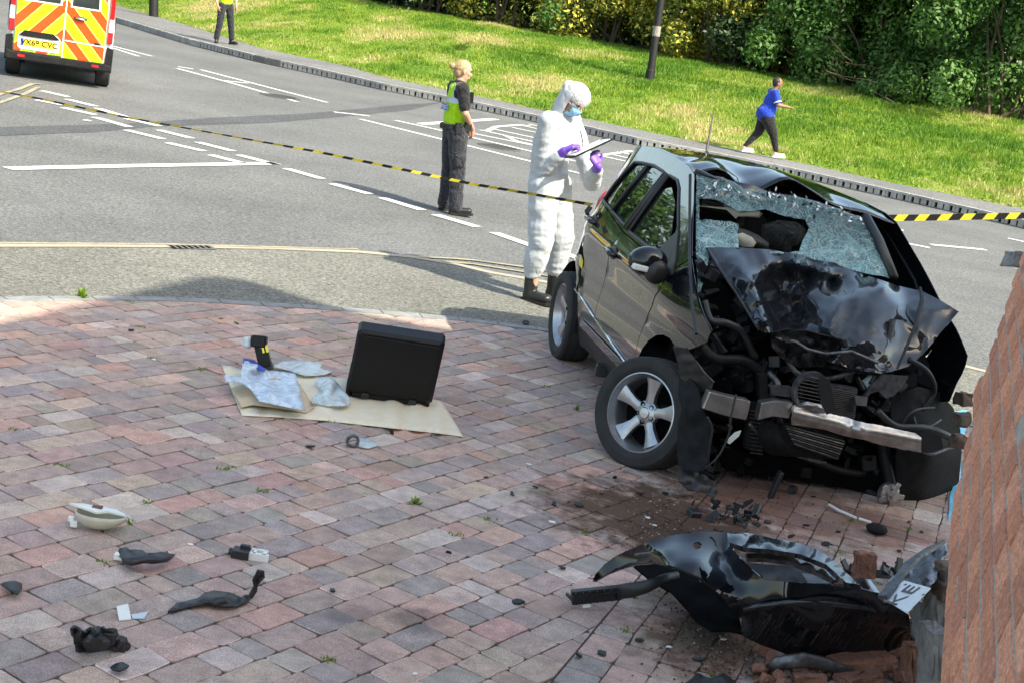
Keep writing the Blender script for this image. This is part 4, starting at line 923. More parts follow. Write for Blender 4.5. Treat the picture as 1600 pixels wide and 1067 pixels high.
pxprism('alloy_bracket',[(1204,604),(1240,606),(1238,620),(1206,616)],2.70,.06,'grey_part'); pxprism('alloy_bracket',[(1186,586),(1199,584),(1200,625),(1187,628)],2.68,.05,'soot')
pxprism('loose_clamp',[(1158,672),(1155,680),(1140,693),(1134,689),(1140,684),(1148,676)],2.80,.01,'white_plastic')
# bumper beam in three torn lengths
def beam(px,X,dep,name='bumper_beam'):
    m_=MB(); fr=[cx(x,y,X) for x,y in px]; m_.prism(fr,-hd*dep,'steel'); o=m_.build(name,None,car); bv=o.modifiers.new('b','BEVEL'); bv.width=.006; bv.segments=2; return o
beam([(1109,611),(1140,619),(1173,626),(1170,642),(1166,656),(1130,648),(1098,638)],2.76,.07); beam([(1190,629),(1212,625),(1240,628),(1238,640),(1233,653),(1208,650),(1184,656)],2.74,.07)
bb=[(1240,632),(1262,629),(1284,634),(1300,648),(1322,652),(1350,661),(1378,665),(1400,671),(1428,677),(1438,684),(1439,704),(1408,700),(1378,693),(1348,683),(1318,678),(1290,668),(1262,664),(1236,661)]
def beamf(x,y): 
    yc=np.interp(x,[1240,1300,1340,1439],[646,660,671,690]); X=2.77+.018*math.cos((y-yc)/14*3.1)+.012*math.exp(-((x-1345)/9)**2)-.02*math.exp(-((x-1330)/8)**2); return cx(x,y,X)
sheet('bumper_beam',bb,beamf,'steel',car,(),4.5,.02)
pxprism('bumper_beam_end',[(1428,672),(1450,668),(1470,680),(1474,700),(1455,706),(1436,706)],2.72,.08,'trim')
# crash strut and intercooler
sl_=[(1222,662),(1260,667),(1312,682),(1321,690),(1310,718),(1290,714),(1250,700),(1218,690)]
pxprism('intercooler',sl_,2.64,.06,'soot'); m_=MB()
for i in range(8):
    a=cx(1226+i*2,664+i*4,2.66); b=cx(1320-i*1.6,689+i*3.8,2.66); m_.tube([a,b],.005,'grey_part' if i%2 else 'trim',5)
m_.build('intercooler_fins',None,car)
pxprism('radiator_core',[(1172,628),(1196,632),(1190,708),(1165,700)],2.60,.05,'trim_rough'); m_=MB()
for i in range(12): m_.tube([cx(1172,640+i*6,2.615),cx(1192,643+i*6,2.615)],.003,'grey_part',4)
m_.build('radiator_core_fins',None,car)
bulge('splash_guard',[(1186,655),(1222,662),(1240,690),(1290,716),(1240,712),(1200,706),(1182,690)],2.60,.08,'trim_rough',7)
pxprism('subframe_shade',[(1115,700),(1180,708),(1290,722),(1400,735),(1400,775),(1340,765),(1240,748),(1140,735)],2.45,.35,'black_hole')  # near-black subframe mass, put in for the shadow of the underside gap
# wheels
def wheel(c,ax,name,steer_rim=True):
    # ax points outwards
    ax=np.array(ax)/np.linalg.norm(ax); t=MB(); R_=.312; 
    prof=[(.225,-.09),(.26,-.105),(.295,-.10),(.308,-.085),(.312,-.05),(.306,-.048),(.306,-.042),(.312,-.04),(.313,0),(.306,.002),(.306,.010),(.312,.012),(.311,.05),(.306,.052),(.306,.06),(.308,.085),(.296,.102),(.275,.106),(.262,.105),(.255,.107),(.24,.102),(.222,.09),(.222,.06)]
    w=MB(); w.lathe([(r,z) for r,z in prof],c,ax,'rubber',56); wo=w.build(name,None,car,smooth=True,angle=35)
    rm=MB(); rm.lathe([(.222,.075),(.222,.088),(.214,.090),(.208,.075),(.196,.055),(.188,.03),(.186,-.09)],c,ax,'alloy',48); rm.lathe([(.187,.02),(.0,.0)],c-ax*.07,ax,'black_hole',32); 
    u=np.cross(ax,[0,0,1.]); u/=np.linalg.norm(u); v=np.cross(u,ax)
    rm.build('rim',None,wo,smooth=True,angle=35)
    for k in range(5):
        a=2*math.pi*k/5+.35; d=u*math.cos(a)+v*math.sin(a); e=-u*math.sin(a)+v*math.cos(a); sp=MB()
        rs=[(.045,.028,.035),(.10,.025,.042),(.15,.035,.050),(.193,.050,.060)]; vs=[]
        for r,hw,z in rs:
            for q,zz in ((-1,z-.035),(-1,z-.006),(-.55,z),(.55,z),(1,z-.006),(1,z-.035)): vs.append(c+d*r+e*hw*q+ax*zz)
        sp.add(vs,[(i*6+j,i*6+j+1,(i+1)*6+j+1,(i+1)*6+j) for i in range(3) for j in range(5)]+[(0,1,2,3,4,5)],'alloy'); sp.build('spoke',None,wo,smooth=True,angle=30)
    hb=MB(); hb.lathe([(0,.052),(.028,.050),(.034,.044),(.05,.040),(.07,.03),(.072,.0)],c,ax,'alloy',28); hb.build('hub_cap',None,wo,smooth=True,angle=30)
    for k in range(5):
        bt=MB(); a=2*math.pi*k/5+.35+math.pi/5; d=u*math.cos(a)+v*math.sin(a); bt.lathe([(.013,.06),(.013,.052),(0,.051)],c+d*.052-ax*.014,ax,'black_hole',10); bt.build('wheel_bolt',None,wo)
    return wo
rot=lambda v,a: np.array([v[0]*math.cos(a)-v[1]*math.sin(a),v[0]*math.sin(a)+v[1]*math.cos(a),v[2]])
wheel(Lg(0,-.74,.31),-lat0+np.array([0,0,-.03]),'rear_wheel')
wheel(Lg(0,.76,.31),lat0,'rear_wheel')
fa=rot(-lat0,math.radians(37)); wheel(P(1006,645,.30)+np.array([.03,.02,0]),fa+np.array([0,0,.17]),'front_wheel')
hose([(1030,640,2.27),(1080,640,2.3),(1160,650,2.3)],.05,'soot','axle')
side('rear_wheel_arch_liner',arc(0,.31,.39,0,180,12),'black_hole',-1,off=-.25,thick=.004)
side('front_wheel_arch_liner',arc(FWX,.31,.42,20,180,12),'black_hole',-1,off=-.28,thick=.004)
m_=MB(); ap=arc(0,.31,.385,-5,185,16); vs=[]
for x,z in ap: vs+= [L(x,-.84,z),L(x,-.55,z)]
m_.add(vs,[(2*i,2*i+2,2*i+3,2*i+1) for i in range(len(ap)-1)],'trim_rough'); m_.build('rear_arch_lining',None,car,smooth=True)
# ripped arch parts round the near front wheel
lf=rbf([(1060,575,2.46),(1085,600,2.66),(1110,640,2.74),(1085,700,2.76),(1060,740,2.74),(1058,650,2.60),(1100,700,2.76),(1075,640,2.70)])
sheet('torn_arch_liner',[(1062,590),(1078,590),(1092,606),(1098,640),(1112,660),(1112,690),(1106,722),(1090,738),(1074,734),(1060,726),(1058,700),(1060,660),(1066,640),(1060,615)],lambda x,y: cx(x,y,float(lf(x,y)[0])+.02*noise3((x*.04,y*.04,0),1,3)),'trim_rough',car,(),7,.006)
sheet('torn_bracket',[(1052,540),(1072,543),(1086,560),(1100,580),(1116,596),(1112,606),(1095,612),(1078,600),(1064,590),(1060,566)],lambda x,y: cx(x,y,2.50+.2*(x-1050)/60+.03*noise3((x*.08,y*.08,0),1,6)),'trim',car,(),6,.01)
sheet('hanging_liner_foot',[(1058,732),(1080,730),(1104,742),(1122,768),(1116,776),(1096,768),(1074,764),(1062,752)],lambda x,y: cx(x,y,2.74+.03*noise3((x*.08,y*.08,0),1,7)+.15*(y-730)/45),'trim',car,(),6,.008)
m_=MB(); c=P(937,578,.20); m_.bbox(c+np.array([.02,.02,0]),[.045,0,0],[0,.05,0],[0,0,.035],'trim'); m_.tube([c,P(930,584,.14)],.008,'steel',6); m_.build('loose_sill_jack_cover',None,car)
# front left: bowl-shaped arch liner and bare hub
ob=[(1392,618),(1408,612),(1436,604),(1466,612),(1488,636),(1499,670),(1501,705),(1497,750),(1482,778),(1450,790),(1412,797),(1404,770),(1398,735),(1402,690),(1392,650)]
of=rbf([(1392,618,2.42),(1436,604,2.40),(1466,612,2.30),(1488,636,2.18),(1499,690,2.12),(1496,750,2.16),(1482,778,2.2),(1412,797,2.44),(1398,735,2.52),(1440,660,2.58),(1450,720,2.60),(1420,680,2.60),(1470,700,2.48),(1440,770,2.50),(1425,640,2.56)])
sheet('left_wheel_arch_liner',ob,lambda x,y: cx(x,y,float(of(x,y)[0])+.012*noise3((x*.03,y*.03,0),1,3)),'trim_rough',car,(),7,.012,True)
hose([(1404,700,2.66),(1412,660,2.66),(1430,640,2.64),(1460,636,2.55)],.008,'trim','liner_edge'); hose([(1428,650,2.62),(1436,668,2.64),(1455,664,2.62),(1470,655,2.5)],.005,'grey_part','wire')
m_=MB(); c=cx(1391,771,2.60); m_.lathe([(.0,.05),(.018,.05),(.02,.03),(.035,.03),(.04,.01),(.06,.0),(.065,-.03)],c,hd+lat0*.15,'steel',22); 
for k in range(5): a=k*1.2566; m_.bbox(c+(cl_*math.cos(a)+cu*math.sin(a))*.055+hd*.012,(cl_*math.cos(a)+cu*math.sin(a))*.022,hd*.01,np.cross(hd,cl_*math.cos(a)+cu*math.sin(a))*.014,'steel')
m_.build('bare_wheel_hub',None,car)
hose([(1392,760,2.56),(1380,700,2.5),(1372,660,2.5)],.035,'soot','suspension_strut'); hose([(1388,780,2.5),(1340,760,2.4),(1280,740,2.3)],.03,'soot','control_arm')
pxprism('left_inner_wing',[(1400,520),(1440,540),(1452,570),(1463,612),(1440,610),(1410,618),(1390,640),(1376,620),(1390,590)],2.30,.25,'black_paint')
pxprism('headlamp_fragment',[(1350,596),(1366,584),(1372,600),(1360,612)],2.62,.03,'diffuser')
# ============================================================ PEOPLE
def ecap(mb,p0,a,p1,b,side=None,n=14):
    """tapered limb piece with round ends; a,b = (half width along side, half depth)"""
    p0=np.array(p0,float);p1=np.array(p1,float); d=p1-p0; Ln=np.linalg.norm(d); d/=Ln
    s=np.array(side if side is not None else (0,1,0),float); s=s-d*(s@d)
    if np.linalg.norm(s)<1e-3: s=np.cross(d,[1.,0,0])
    s/=np.linalg.norm(s); w=np.cross(d,s)
    a=(a,a) if not hasattr(a,'__len__') else a; b=(b,b) if not hasattr(b,'__len__') else b
    rings=[]
    for i in range(4): t=-math.pi/2+math.pi/2*(i+.4)/4; rings.append((p0+d*math.sin(t)*min(a),math.cos(t)*a[0],math.cos(t)*a[1]))
    for i in range(5): t=i/4; rings.append((p0+d*Ln*t,a[0]+(b[0]-a[0])*t,a[1]+(b[1]-a[1])*t))
    for i in range(4): t=math.pi/2*(i+.6)/4; rings.append((p1+d*math.sin(t)*min(b),math.cos(t)*b[0],math.cos(t)*b[1]))
    vs=[]
    for c,x,y in rings:
        for j in range(n): t=2*math.pi*j/n; vs.append(c+s*x*math.cos(t)+w*y*math.sin(t))
    k=len(rings); fs=[(i*n+j,i*n+(j+1)%n,(i+1)*n+(j+1)%n,(i+1)*n+j) for i in range(k-1) for j in range(n)]+[tuple(range(n-1,-1,-1)),tuple((k-1)*n+j for j in range(n))]
    mb.add(vs,fs,None)
def fuse(name,mb,mat,parent,T,vox=.012,smooth=4,wr=0,wsc=9,matfn=None,wdir=1.):
    mb.mats=['skin']; o=mb.build('tmp',None,None)
    r=o.modifiers.new('r','REMESH'); r.mode='VOXEL'; r.voxel_size=vox
    if smooth: s=o.modifiers.new('s','SMOOTH'); s.iterations=smooth; s.factor=.5
    bpy.context.view_layer.update(); me=bpy.data.meshes.new_from_object(o.evaluated_get(bpy.context.evaluated_depsgraph_get())); bpy.data.objects.remove(o)
    n=len(me.vertices); v=np.empty(n*3); me.vertices.foreach_get('co',v); v=v.reshape(-1,3)
    if wr:
        nn=np.empty(n*3); me.vertices.foreach_get('normal',nn); nn=nn.reshape(-1,3)
        for i in range(n):
            p=v[i]; q=(p[0],p[1],p[2]*wdir); h=noise3(q,wsc,1)+.55*(1-2*abs(noise3(q,wsc*1.9,2)))-.2; v[i]=p+nn[i]*wr*h
    loc_=v.copy(); w=v@T[:3,:3].T+T[:3,3]-np.array(rootloc(parent)); me.vertices.foreach_set('co',w.ravel()); me.materials.clear()
    mats=mat if isinstance(mat,(list,tuple)) else [mat]
    for q in mats: me.materials.append(M[q])
    me.polygons.foreach_set('use_smooth',[True]*len(me.polygons))
    if matfn:
        idx=[]
        for pl in me.polygons: c=loc_[list(pl.vertices)].mean(0); idx.append(matfn(c))
        me.polygons.foreach_set('material_index',idx)
    me.update(); me.name=name; o=bpy.data.objects.new(name,me); COL.objects.link(o); o.parent=parent; return o
def frameT(foot,yaw,lean=None):
    up=G if lean is None else lean; up=up/np.linalg.norm(up); x=np.array([math.cos(yaw),math.sin(yaw),0]); x=x-up*(x@up); x/=np.linalg.norm(x); y=np.cross(up,x)
    T=np.eye(4); T[:3,0]=x; T[:3,1]=y; T[:3,2]=up; T[:3,3]=foot; return T
def hand(mb,wr,dirv,palm,s=1.,curl=.6,gr=1.):
    """palm + four fingers + thumb; dirv points along the hand, palm = normal out of the palm"""
    d=np.array(dirv,float); d/=np.linalg.norm(d); n=np.array(palm,float); n-=d*(n@d); n/=np.linalg.norm(n); sd=np.cross(d,n)
    wr=np.array(wr,float); ecap(mb,wr,(.024*s*gr,.02*s*gr),wr+d*.075*s,(.038*s*gr,.016*s*gr),side=sd)
    for i,(o_,ln) in enumerate(((.030,.068),(.010,.078),(-.010,.072),(-.029,.056))):
        k=wr+d*.085*s+sd*o_*s; a=k+(d*math.cos(curl*.6)+n*math.sin(curl*.6))*ln*.5*s; b=a+(d*math.cos(curl*1.8)+n*math.sin(curl*1.8))*ln*.55*s
        ecap(mb,k-d*.01,.0092*s*gr,a,.0088*s*gr,side=sd,n=8); ecap(mb,a,.0088*s*gr,b,.0075*s*gr,side=sd,n=8)
    k=wr+d*.025*s+sd*.028*s; a=k+(d*.6+sd*.6+n*.45)*.045*s; b=a+(d*.8+sd*.05+n*.5)*.035*s; ecap(mb,k,.013*s*gr,a,.0105*s*gr,side=n,n=8); ecap(mb,a,.0105*s*gr,b,.0085*s*gr,side=n,n=8)
def head(mb,c,fw,up,s=1.):
    fw=np.array(fw,float); fw/=np.linalg.norm(fw); up=np.array(up,float); up-=fw*(up@fw); up/=np.linalg.norm(up); sd=np.cross(up,fw); c=np.array(c,float)
    P3=lambda x,y,z: c+fw*x*s+sd*y*s+up*z*s
    mb.ell(P3(-.008,0,.022),fw*.098*s,sd*.077*s,up*.098*s,None,16,12); mb.ell(P3(.022,0,-.045),fw*.066*s,sd*.058*s,up*.075*s,None,14,10)
    mb.ell(P3(.045,0,-.095),fw*.032*s,sd*.032*s,up*.025*s,None,10,8)
    ecap(mb,P3(.088,0,.012),.009*s,P3(.104,0,-.028),.015*s,side=sd,n=8); mb.ell(P3(.085,0,-.062),fw*.014*s,sd*.026*s,up*.011*s,None,8,6)
    for q in(-1,1):
        mb.ell(P3(.078,q*.033,.030),fw*.018*s,sd*.026*s,up*.010*s,None,8,6); mb.ell(P3(-.004,q*.080,-.012),fw*.018*s,sd*.012*s,up*.032*s,None,8,6); mb.ell(P3(.060,q*.042,-.018),fw*.024*s,sd*.024*s,up*.022*s,None,8,6)
    return P3,fw,sd,up
def eyes(P3,fw,sd,up,parent,T,s=1.):
    for q in (-1,1):
        mb=MB(); mb.ell(P3(.083,q*.031,.008),fw*.010*s,sd*.014*s,up*.007*s,'black_hole',8,6); mb.v=[tuple(T[:3,:3]@np.array(v)+T[:3,3]) for v in mb.v]; mb.build('eye',None,parent,smooth=True)
def xf(mb,T): mb.v=[tuple(T[:3,:3]@np.array(v)+T[:3,3]) for v in mb.v]; return mb
def figure(T,parent,J,skin,s=1.,k=1.,arms=True,handr=None,handl=None,vox=.0085,headfw=(1,0,0),headup=(0,0,1),female=False):
    """one continuous body: torso, limbs, hands, head"""
    b=MB(); A=lambda n: np.array(J[n],float)
    ecap(b,A('pelvis'),(.155*k,.10*k),A('waist'),(.135*k,.09*k)); ecap(b,A('waist'),(.135*k,.09*k),A('chest'),(.16*k,.11*k)); ecap(b,A('chest'),(.155*k,.105*k),(A('shr')+A('shl'))/2-np.array([0,0,.03]),(.13*k,.075*k))
    ecap(b,A('shr')*.8+A('shl')*.2,.05*k,A('shl')*.8+A('shr')*.2,.05*k); ecap(b,(A('shr')+A('shl'))/2,.058,A('neck'),.053); ecap(b,A('neck'),.053,A('head')-np.array(headup)*.05,.05)
    P3=head(b,A('head'),headfw,headup,s)
    for q,hd_ in (('r',handr),('l',handl)):
        ecap(b,A('sh'+q),.052*k,A('el'+q),.041*k); ecap(b,A('el'+q),.040*k,A('wr'+q),.027); 
        if hd_: hand(b,A('wr'+q),hd_[0],hd_[1],s=.95,curl=hd_[2] if len(hd_)>2 else .6)
        ecap(b,A('hip'+q),.088*k,A('kn'+q),.058*k); ecap(b,A('kn'+q),.055*k,A('an'+q),.038*k); ecap(b,A('an'+q)-[0,0,.01],.030,A('to'+q)-(A('to'+q)-A('an'+q))*.2,(.028,.018))
    return fuse('body',b,skin,parent,T,vox,2),P3
def boots(J,T,parent,mat,name,tall=.0,s=1.):
    for q in ('r','l'):
        a=np.array(J['an'+q],float); t_=np.array(J['to'+q],float); d=t_-a; d[2]=0; d/=np.linalg.norm(d); sd=np.array([-d[1],d[0],0]); z=a[2]-.09
        b=MB(); ecap(b,a-d*.035+[0,0,-.045],(.043*s,.045*s),np.array([t_[0],t_[1],z+.05]),(.048*s,.036*s),side=sd); ecap(b,a-d*.015+[0,0,-.03],(.048*s,.052*s),a-d*.01+[0,0,.05+tall],(.050*s,.056*s),side=sd)
        so_=MB(); ol=[(-.075,-.03),(-.075,.03),(-.04,.042),(.06,.045),(.13,.052),(.185,.045),(.215,.0),(.185,-.045),(.13,-.052),(.06,-.045),(-.04,-.042)]; so_.prism([np.array([a[0],a[1],z+.0])+d*x*s+sd*y*s for x,y in ol],(0,0,.026),None)
        ecap(b,np.array([a[0],a[1],z+.03])-d*.04,(.038,.028),np.array([a[0],a[1],z+.03])+d*.15,(.044,.026),side=sd)
        bo_=fuse(name,b,mat,parent,T,.008,2); so_.mats=[mat if mat!='pink_shoe' else 'white_plain']; xf(so_,T).build('sole',None,bo_)
# ---- investigator in white suit
foot=P(846,470,0); T=frameT(foot,math.radians(-28))
inv=thing('person','person in white hooded suit, hair net and blue mask writing on a clipboard','person',foot)
J=dict(pelvis=(-.02,0,.98),waist=(-.03,0,1.12),chest=(-.01,0,1.34),shr=(.03,-.20,1.50),shl=(.03,.20,1.50),neck=(.07,0,1.60),head=(.145,0,1.68),elr=(-.04,-.30,1.20),ell=(.0,.30,1.20),wrr=(.21,-.15,1.19),wrl=(.26,.17,1.09),
 hipr=(-.01,-.10,.95),hipl=(-.01,.10,.95),knr=(.02,-.13,.52),knl=(.07,.13,.53),anr=(-.03,-.13,.10),anl=(.04,.15,.10),tor=(.14,-.17,.04),tol=(.21,.19,.04))
Ti=np.linalg.inv(T)
def lc_(px,py,Yd): return (Ti[:3,:3]@atY(px,py,Yd)+Ti[:3,3])
J['wrr']=tuple(lc_(882,236,foot[1]-.26)); J['wrl']=tuple(lc_(934,260,foot[1]-.20)); HR=((lc_(914,219,foot[1]-.27)-np.array(J['wrr'])),(.2,.2,-1),1.0); HL=((lc_(922,232,foot[1]-.16)-np.array(J['wrl'])),(-.3,-.1,1),1.0)
J['elr']=tuple(lc_(848,268,foot[1]-.12)); J['ell']=tuple(lc_(925,285,foot[1]+.12))
hfw=np.array([.80,-.05,-.60]); hup=np.array([.60,0,.80])
body,hf=figure(T,inv,J,'skin',1.05,1.,handr=HR,handl=HL,vox=.0085,headfw=hfw,headup=hup); eyes(*hf,inv,T)
b=MB(); A=lambda n: np.array(J[n],float)
ecap(b,A('pelvis')+[0,0,.02],(.19,.155),A('waist'),(.175,.145)); ecap(b,A('waist'),(.18,.15),A('chest'),(.205,.15)); ecap(b,A('chest'),(.21,.155),(A('shr')+A('shl'))/2-np.array([0,0,.04]),(.185,.11)); ecap(b,A('shr')*.85+A('shl')*.15,.085,A('shl')*.85+A('shr')*.15,.085)
ecap(b,(A('shr')+A('shl'))/2,(.11,.09),A('neck')+[-.015,0,-.02],(.085,.08)); 
for q in('r','l'):
    ecap(b,A('sh'+q),.084,A('el'+q),.074); ecap(b,A('el'+q),.076,A('wr'+q)-(A('wr'+q)-A('el'+q))*.26,.052); ecap(b,A('hip'+q)+[0,0,.02],(.125,.135),A('kn'+q),(.105,.11)); ecap(b,A('kn'+q),(.103,.108),A('an'+q)+[0,0,.2],(.085,.095)); ecap(b,A('an'+q)+[0,0,.21],(.088,.096),A('an'+q)+[-.005,0,.16],(.076,.083))
fuse('protective_suit',b,'suit',inv,T,.010,4,wr=.011,wsc=4.2,wdir=2.2)
# hood collar standing round the head: open at the face
hc=A('head'); fwn=hfw/np.linalg.norm(hfw); upn=hup-fwn*(hup@fwn); upn/=np.linalg.norm(upn); sdn=np.cross(upn,fwn); m_=MB(); vs=[]; nt_=20; nk=7
for k in range(nk):
    u=k/(nk-1)
    for j in range(nt_+1):
        t=math.radians(-112+224*j/nt_); cen=(A('neck')+np.array([-.03,0,-.05]))*(1-u)+(hc-fwn*.025+upn*(.055))*u; r1=.098+.008*math.sin(u*3.1)+.006*math.sin(j*2.1+k); rs=.090+.008*math.sin(u*3.1)
        vs.append(cen-fwn*math.cos(t)*r1+sdn*math.sin(t)*rs+upn*(.01*math.cos(t)))
m_.add(vs,[(k*(nt_+1)+j,k*(nt_+1)+j+1,(k+1)*(nt_+1)+j+1,(k+1)*(nt_+1)+j) for k in range(nk-1) for j in range(nt_)],'suit'); o=xf(m_,T).build('hood',None,inv,smooth=True); sd_=o.modifiers.new('s','SOLIDIFY'); sd_.thickness=.006
m_=MB(); m_.ell(hc-fwn*.115+upn*.045,fwn*.035,sdn*.06,upn*.05,'suit',14,8); xf(m_,T).build('hood_point',None,inv,smooth=True)
m_=MB(); cc=hc-fwn*-.004+upn*.045; vs=[]
for k in range(9):
    p=math.radians(-14+104*k/8)
    for j in range(28): t=2*math.pi*j/28; rr_=1+.012*math.sin(j*3+k*2)+.008*math.sin(j*7); vs.append(cc+(fwn*math.cos(t)*.119+sdn*math.sin(t)*.102)*math.cos(p)*rr_+upn*math.sin(p)*.104)
m_.add(vs,[(k*28+j,k*28+(j+1)%28,(k+1)*28+(j+1)%28,(k+1)*28+j) for k in range(8) for j in range(28)],'net'); xf(m_,T).build('hair_net',None,inv,smooth=True)
m_=MB(); m_.ell(hc+fwn*.0+upn*.04-fwn*.01,fwn*.104,sdn*.084,upn*.088,'hair_black',16,10); xf(m_,T).build('hair',None,inv,smooth=True)
m_=MB(); vs=[]
for k in range(7):
    for j in range(11): u=-1+2*k/6; v=-1+2*j/10; vs.append(hc+fwn*(.118-.035*u*u-.05*v*v+.006*math.cos(k*3.14))+sdn*v*.072-upn*(.052+u*.052))
m_.add(vs,[(k*11+j,k*11+j+1,(k+1)*11+j+1,(k+1)*11+j) for k in range(6) for j in range(10)],'mask'); o=xf(m_,T).build('face_mask',None,inv,smooth=True); sd_=o.modifiers.new('s','SOLIDIFY'); sd_.thickness=.004
m_=MB(); 
for q in(-1,1): m_.tube([hc+fwn*.06+sdn*q*.068-upn*.02,hc-fwn*.005+sdn*q*.086-upn*.012],.0025,'white_plain',5)
xf(m_,T).build('mask_loop',None,inv)
for q,hd_ in (('r',HR),('l',HL)):
    b=MB(); hand(b,A('wr'+q),hd_[0],hd_[1],s=1.0,curl=hd_[2],gr=1.38); ecap(b,A('wr'+q)-(A('wr'+q)-A('el'+q))*.22,.044,A('wr'+q),.036); fuse('glove',b,'purple',inv,T,.0065,1)
boots(J,T,inv,'boot','boot',.25,1.12)
# clipboard and pen: things of their own, held in the gloves
def held(name,label,cat,mbs,c):
    t=thing(name,label,cat,T[:3,:3]@np.array(c)+T[:3,3]); return t
c=np.array([.36,.01,1.165]); ux=np.array([.80,.38,.38]); ux/=np.linalg.norm(ux); uy=np.cross([0,0,1.],ux); uy/=np.linalg.norm(uy); uz=np.cross(ux,uy)
wx=T[:3,:3]
def aim(px0,py0,px1,py1,Yd):
    return atY(px0,py0,Yd),atY(px1,py1,Yd)
hyd=foot[1]-.22
e0=atY(888,246,hyd-.08); e1=atY(949,218,hyd+.06); mid=(e0+e1)/2; ux=(e1-e0); Lh=np.linalg.norm(ux)/2; ux/=2*Lh; nn=Zw*1.0+np.array([0,1,0])*.17; nn-=ux*(nn@ux); nn/=np.linalg.norm(nn); uy=np.cross(nn,ux)
cb=thing('clipboard','black clipboard held by the person in the white suit','clipboard',mid)
m_=MB(); m_.bbox(mid,ux*Lh,uy*.12,nn*.007,'case'); m_.build('board',None,cb); m_=MB(); m_.box(mid+nn*.009,ux*Lh*.9,uy*.105,nn*.0015,'plate_white'); m_.build('paper',None,cb); m_=MB(); m_.bbox(mid+ux*Lh*.86+nn*.014,ux*.02,uy*.05,nn*.006,'chrome'); m_.build('clip',None,cb)
p0=atY(911,224,hyd-.05); pen=MB(); pen.tube([p0+np.array([.0,0,-.03]),p0,atY(907,205,hyd-.05)],[.002,.005,.005],'black_flat',6); tag(pen.build('pen',org=p0),'thin dark pen in the purple gloved right hand','pen')
# ---- police officer in hi-vis vest
foot=P(703,333,0); T=frameT(foot,math.radians(22))
off_=thing('person','fair-haired police officer in yellow hi-vis vest standing in the road, hands clasped','person',foot)
J=dict(pelvis=(-.01,0,.91),waist=(-.01,0,1.03),chest=(0,0,1.20),shr=(0,-.175,1.375),shl=(0,.175,1.375),neck=(.015,0,1.44),head=(.04,0,1.56),elr=(.02,-.245,1.12),ell=(.02,.245,1.12),wrr=(.16,-.10,.95),wrl=(.17,.08,.95),
 hipr=(0,-.09,.88),hipl=(0,.09,.88),knr=(.02,-.11,.49),knl=(.0,.12,.49),anr=(.02,-.12,.09),anl=(-.02,.15,.09),tor=(.17,-.15,.03),tol=(.13,.2,.03))
body,hf=figure(T,off_,J,'skin',1.,.95,handr=((.35,.45,-.8),(-.6,.6,.1),.5),handl=((.3,-.45,-.8),(-.6,-.6,.1),.5),vox=.0085,headfw=(.97,0,-.2)); eyes(*hf,off_,T)
A=lambda n: np.array(J[n],float)
b=MB(); ecap(b,A('pelvis'),(.165,.12),A('waist')-[0,0,.02],(.145,.108))
for q in('r','l'): ecap(b,A('hip'+q)+[0,0,.02],(.105,.118),A('kn'+q),(.082,.088)); ecap(b,A('kn'+q),(.082,.088),A('an'+q)+[0,0,.0],(.066,.078)); ecap(b,A('kn'+q)+[0,-.085 if q=='r' else .085,.16],(.02,.065),A('kn'+q)+[0,-.085 if q=='r' else .085,.06],(.02,.065))
fuse('trousers',b,'navy',off_,T,.011,2,wr=.008,wsc=9)
b=MB(); ecap(b,A('waist'),(.145,.105),A('chest'),(.168,.118)); ecap(b,A('chest'),(.165,.115),(A('shr')+A('shl'))/2-np.array([0,0,.03]),(.15,.085)); ecap(b,A('shr')*.85+A('shl')*.15,.066,A('shl')*.85+A('shr')*.15,.066); ecap(b,(A('shr')+A('shl'))/2,.07,A('neck')-[0,0,.01],.060)
for q in('r','l'): ecap(b,A('sh'+q),.068,A('sh'+q)*.25+A('el'+q)*.75,.062)
fuse('shirt',b,'black_cloth',off_,T,.010,2,wr=.004)
b=MB(); ecap(b,A('waist')-[0,0,.03],(.165,.128),A('chest'),(.178,.132)); ecap(b,A('chest'),(.170,.132),(A('shr')+A('shl'))/2-np.array([0,0,.03]),(.115,.098)); ecap(b,(A('shr')*.72+A('shl')*.28)+[0,0,.0],(.06,.075),(A('shl')*.72+A('shr')*.28),(.06,.075),side=(0,0,1))
def vm(c):
    if abs(c[2]-1.245)<.026 : return 1
    if c[2]>1.245 and abs(abs(c[1])-.095)<.022 and c[0]<0: return 1
    return 0
fuse('hi_vis_vest',b,['hivis','silver_tape'],off_,T,.010,2,wr=.005,matfn=vm)
def tl(p): return T[:3,:3]@np.array(p,float)+T[:3,3]
m_=MB(); m_.bbox(tl((-.142,0,1.165)),T[:3,1]*.10,T[:3,2]*.032,T[:3,0]*.006,'plate_blue'); m_.build('back_patch',None,off_); text('patch_lettering','POLICE',.058,tl((-.149,0,1.165)),-T[:3,1],T[:3,2],'white_plain',off_,.001)
m_=MB()
for i in range(24): t=2*math.pi*i/24; 
m_.lathe([(.158,-.03),(.166,-.02),(.166,.02),(.158,.03)],tl(A('pelvis')+[0,0,.05]),T[:3,2],'black_cloth',28); m_.bbox(tl((.09,-.15,.97)),T[:3,0]*.04,T[:3,1]*.025,T[:3,2]*.05,'black_cloth'); m_.bbox(tl((-.02,-.175,.95)),T[:3,0]*.035,T[:3,1]*.025,T[:3,2]*.06,'black_cloth'); m_.build('duty_belt',None,off_)
m_=MB(); m_.bbox(tl((.135,-.06,1.28)),T[:3,0]*.02,T[:3,1]*.03,T[:3,2]*.06,'case'); m_.build('radio',None,off_)
